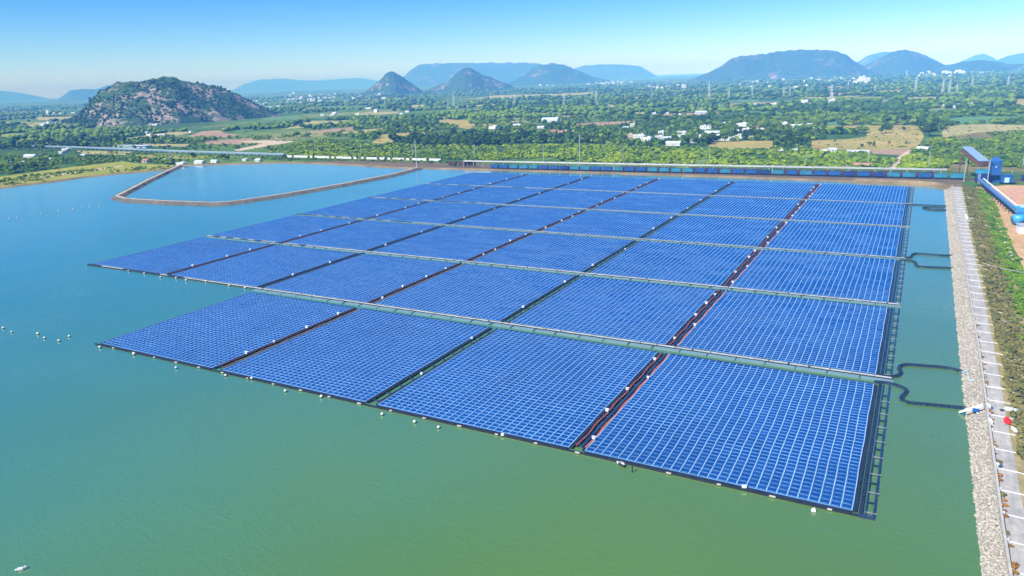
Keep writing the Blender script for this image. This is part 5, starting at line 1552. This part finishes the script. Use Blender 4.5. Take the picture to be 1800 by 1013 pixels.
# scrub: bright bushes behind the railway and on both sides
REG = [([(470, 262), (560, 245), (700, 252), (860, 258), (1000, 254), (1240, 262), (1430, 268), (1600, 272), (1690, 286), (1690, 300), (1440, 294), (1200, 289), (1000, 285), (780, 281), (600, 277), (480, 274)], 6200, 'leaf_scrub', 'leaf_mid', 4.2),
       ([(1590, 262), (1640, 244), (1720, 234), (1830, 228), (1830, 300), (1760, 292), (1690, 292), (1580, 276)], 1150, 'leaf_mid', 'leaf_scrub', 4.6),
       ([(-80, 268), (120, 274), (240, 276), (330, 283), (300, 290), (215, 283), (60, 301), (-80, 316)], 1100, 'leaf_mid', 'leaf_scrub', 5.0),
       ([(-80, 236), (200, 244), (470, 238), (520, 246), (480, 262), (350, 264), (150, 258), (-80, 256)], 700, 'leaf_mid', 'leaf_dark', 4.0),
       ([(-60, 326), (60, 306), (215, 293), (300, 293), (296, 297), (200, 303), (60, 320), (-60, 336)], 430, 'leaf_mid', 'leaf_scrub', 2.6),
       ([(1290, 258), (1440, 256), (1440, 268), (1290, 266)], 220, 'leaf_scrub', 'leaf_dark', 3.6)]
PB, SB, MBK = [], [], []
for poly, n, m1, m2, s in REG:
    pa = np.array(poly, float); Q = []
    while len(Q) < n:
        c = px_sample(n, pa[:, 0].min(), pa[:, 0].max(), pa[:, 1].min(), pa[:, 1].max()); Q += list(c[inpoly(c, poly)])
    Q = np.array(Q[:n])
    skip = [f for f in FIELDS if f is not FIELDS[0]]
    Wb = px_at(Q); nz = fbm(Wb[:, 0] * 0.02, Wb[:, 1] * 0.012, 3)
    gs = [f for f in skip if m1 != 'leaf_mid' or s > 3] if s != 2.6 else []
    ok = (nz > 0.33) & free_of(Q, gs) & clear_houses(Wb, 7)
    # keep clear of tracks and gallery
    rel = Wb - np.array([TA.x, TA.y]); off = rel[:, 0] * TN.x + rel[:, 1] * TN.y; along = rel[:, 0] * TD.x + rel[:, 1] * TD.y
    ok &= ~((off < 16.5) & (off > -12) & (along > -60))
    Q, Wb, nz = Q[ok], Wb[ok], nz[ok]
    PB.append(Wb); SB.append(s * (0.55 + 0.9 * RNG.random(len(Wb)) ** 1.5))
    d_ = RNG.normal(0, 0.07, len(Wb)) + fbm(Wb[:, 0] * 0.008 + 9, Wb[:, 1] * 0.008, 2)
    code = {'leaf_scrub': 0, 'leaf_mid': 1, 'leaf_dark': 2}
    MBK.append(np.where(RNG.random(len(Wb)) < 0.13, 2, np.where(d_ > 0.56, code[m2], code[m1])))
PB, SB, MBK = np.concatenate(PB), np.concatenate(SB), np.concatenate(MBK)
dd = np.hypot(PB[:, 0] - CAM[0], PB[:, 1] - CAM[1]); order = np.argsort(-(SB / dd)); PB, SB, MBK = PB[order], SB[order], MBK[order]
nb = 110
NMS = ['leaf_scrub', 'leaf_mid', 'leaf_dark']
for q in range(nb):
    zone = 'on the left shore' if PB[q, 0] < -150 else ('behind the train' if PB[q, 0] < 330 else 'behind the loading tower')
    bush((PB[q, 0], PB[q, 1], GZ), (SB[q] * 0.62, SB[q] * 0.62, SB[q] * 0.5), NMS[MBK[q]], '%s scrub bush %s' % (('yellow-green', 'mid-green', 'dark green')[MBK[q]], zone), 'scrub bushes ' + zone)
mass('scrub', PB[nb:], SB[nb:] * 1.2, 0.7, NMS, MBK[nb:], KV, KF, 'bright green scrub thicket behind the railway and shore')
# hedge bushes dotted in the fields on the right
Q = np.concatenate([px_sample(420, 1440, 1830, 222, 262), px_sample(900, 300, 1100, 195, 250), px_sample(260, -40, 300, 232, 262)]); Wb = px_at(Q)
mass('field_shrubs', Wb, 1.2 + 2.2 * RNG.random(len(Wb)) ** 3, 0.7, NMS, RNG.integers(1, 3, len(Wb)), KV, KF, 'small dark shrubs dotted over the dry fields')
Q = np.stack([RNG.uniform(-40, 520, 260), np.zeros(260)], 1); Q[:, 1] = np.interp(Q[:, 0], [-40, 130, 230, 330, 440, 520], [261, 266, 270, 275, 278, 280]) + RNG.uniform(-1, 3, 260)
Q2 = np.stack([RNG.uniform(500, 790, 150), np.zeros(150)], 1); Q2[:, 1] = np.interp(Q2[:, 0], [500, 600, 700, 790], [278.5, 281, 283.5, 285.5]) + RNG.uniform(-0.6, 1.5, 150)
Wq = px_at(np.concatenate([Q, Q2]))
mass('hedge', Wq, 1.8 + 3.0 * RNG.random(len(Wq)) ** 2, 0.8, NMS, RNG.integers(0, 3, len(Wq)), KV, KF, 'broken hedge of bushes before the left gallery and white wall')
# hill scrub on the near hill
hv = HV.reshape(-1, 3); nh = 7000
ix = RNG.choice(len(hv), nh); Ph = hv[ix] + np.stack([RNG.normal(0, 4, nh), RNG.normal(0, 4, nh), np.zeros(nh)], 1)
nzh = fbm(Ph[:, 0] * 0.012, Ph[:, 1] * 0.012 + Ph[:, 2] * 0.01, 4)
kp = (nzh > 0.50) & (hv[ix][:, 2] > 2); Ph = Ph[kp]; Ph[:, 2] -= 2.0
mass('hill_scrub', Ph, 3.5 + 4 * RNG.random(len(Ph)), 0.8, ['leaf_hill'], np.zeros(len(Ph), int), JV, JF, 'dark scrub covering the near rocky hill')

# embankment slope plants: individually placed shrubs
nsl = 0
for y in np.arange(-30, 470, 2.3):
    for band, (d0, d1, mats, s0, s1) in enumerate([(1.6, 10.5, ('leaf_olive', 'leaf_olive', 'leaf_mid'), 0.5, 1.5), (9.5, 18, ('leaf_bright', 'leaf_bright', 'leaf_mid'), 1.0, 2.3)]):
        if nsl >= 185 and y > 300: continue
        if random.random() > (0.58 if band == 0 else 0.5): continue
        d = random.uniform(d0, d1); x = xr(y) + d
        if band == 1 and random.random() < 0.12: continue
        z = ZR - 0.15 + (GZ - ZR + 0.1) * min(1, max(0, d - 1.2) / 13.8)
        m_ = random.choice(mats); s = random.uniform(s0, s1); nsl += 1
        nm = {'leaf_olive': 'dry olive', 'leaf_mid': 'green', 'leaf_bright': 'bright green'}[m_]
        zone = 'near part' if y < 120 else ('middle part' if y < 280 else 'far part')
        bush((x, y, z), (s, s * random.uniform(0.8, 1.3), s * random.uniform(0.55, 0.9)), m_, '%s shrub on the embankment\'s outer slope, %s' % (nm, zone), 'slope shrubs, ' + zone)
n = 9500
yy = -60 + RNG.random(n) * 530; d = 1.3 + RNG.random(n) * 17
xx = np.array([xr(y) for y in yy]) + d
zz = ZR - 0.2 + (GZ - ZR) * np.clip((d - 1.2) / 13.8, 0, 1)
dn = fbm(xx * 0.15, yy * 0.08, 3); kp = dn > 0.37
pk = np.where(d > 10 + RNG.normal(0, 1.5, n), 1, 0)
mass('slope_weeds', np.stack([xx, yy, zz], 1)[kp], 0.7 + 1.3 * RNG.random(n)[kp] ** 2, 0.75, ['leaf_olive', 'leaf_bright'], pk[kp], KV, KF, 'weeds covering the outer slope of the embankment')
# orange and yellow plants between parapet and road
q = 0
for y in np.arange(-22, 130, 2.1):
    if random.random() < (0.75 if y < 40 else 0.4):
        q += 1; s = random.uniform(0.25, 0.6) * (1.25 if y < 30 else 0.9)
        bush((xp(y) + random.uniform(0.5, 1.0), y, ZR), (s, s * 1.2, s), random.choice(('leaf_orange', 'leaf_orange', 'leaf_olive')), 'orange-tinged roadside plant by the parapet, %s from the near end' % ordw(min(q, 59)), 'orange plants along the parapet')
for q, (u, w) in enumerate([(1700, 930), (1712, 1000), (1790, 860)][:0]): pass
# plants on the dike and the far bank
for q in range(26):
    t = q / 26; a, b = Vector(dline[0]), Vector(dline[2]); p = a.lerp(b, t); dr_ = (b - a).normalized(); nr = Vector((-dr_.y, dr_.x)) * -3.2
    s = random.uniform(0.7, 1.7); bush((p.x + nr.x, p.y + nr.y, 0.8), (s, s, s * 0.8), 'leaf_mid', 'low green bush on the left arm of the dike', 'bushes on the dike')
Qb = []
for p in far_line[::1]: Qb.append((p[0] + random.uniform(-2, 2), p[1] + random.uniform(5, 16)))
Qb = np.array(Qb); Qb = Qb[(fbm(Qb[:, 0] * 0.03, Qb[:, 1] * 0.03, 2) > 0.55)]
mass('bank_weeds', Qb, 1.0 + 1.6 * RNG.random(len(Qb)), 0.55, ['leaf_scrub', 'leaf_olive'], RNG.integers(0, 2, len(Qb)), KV, KF, 'low weeds along the far bank')
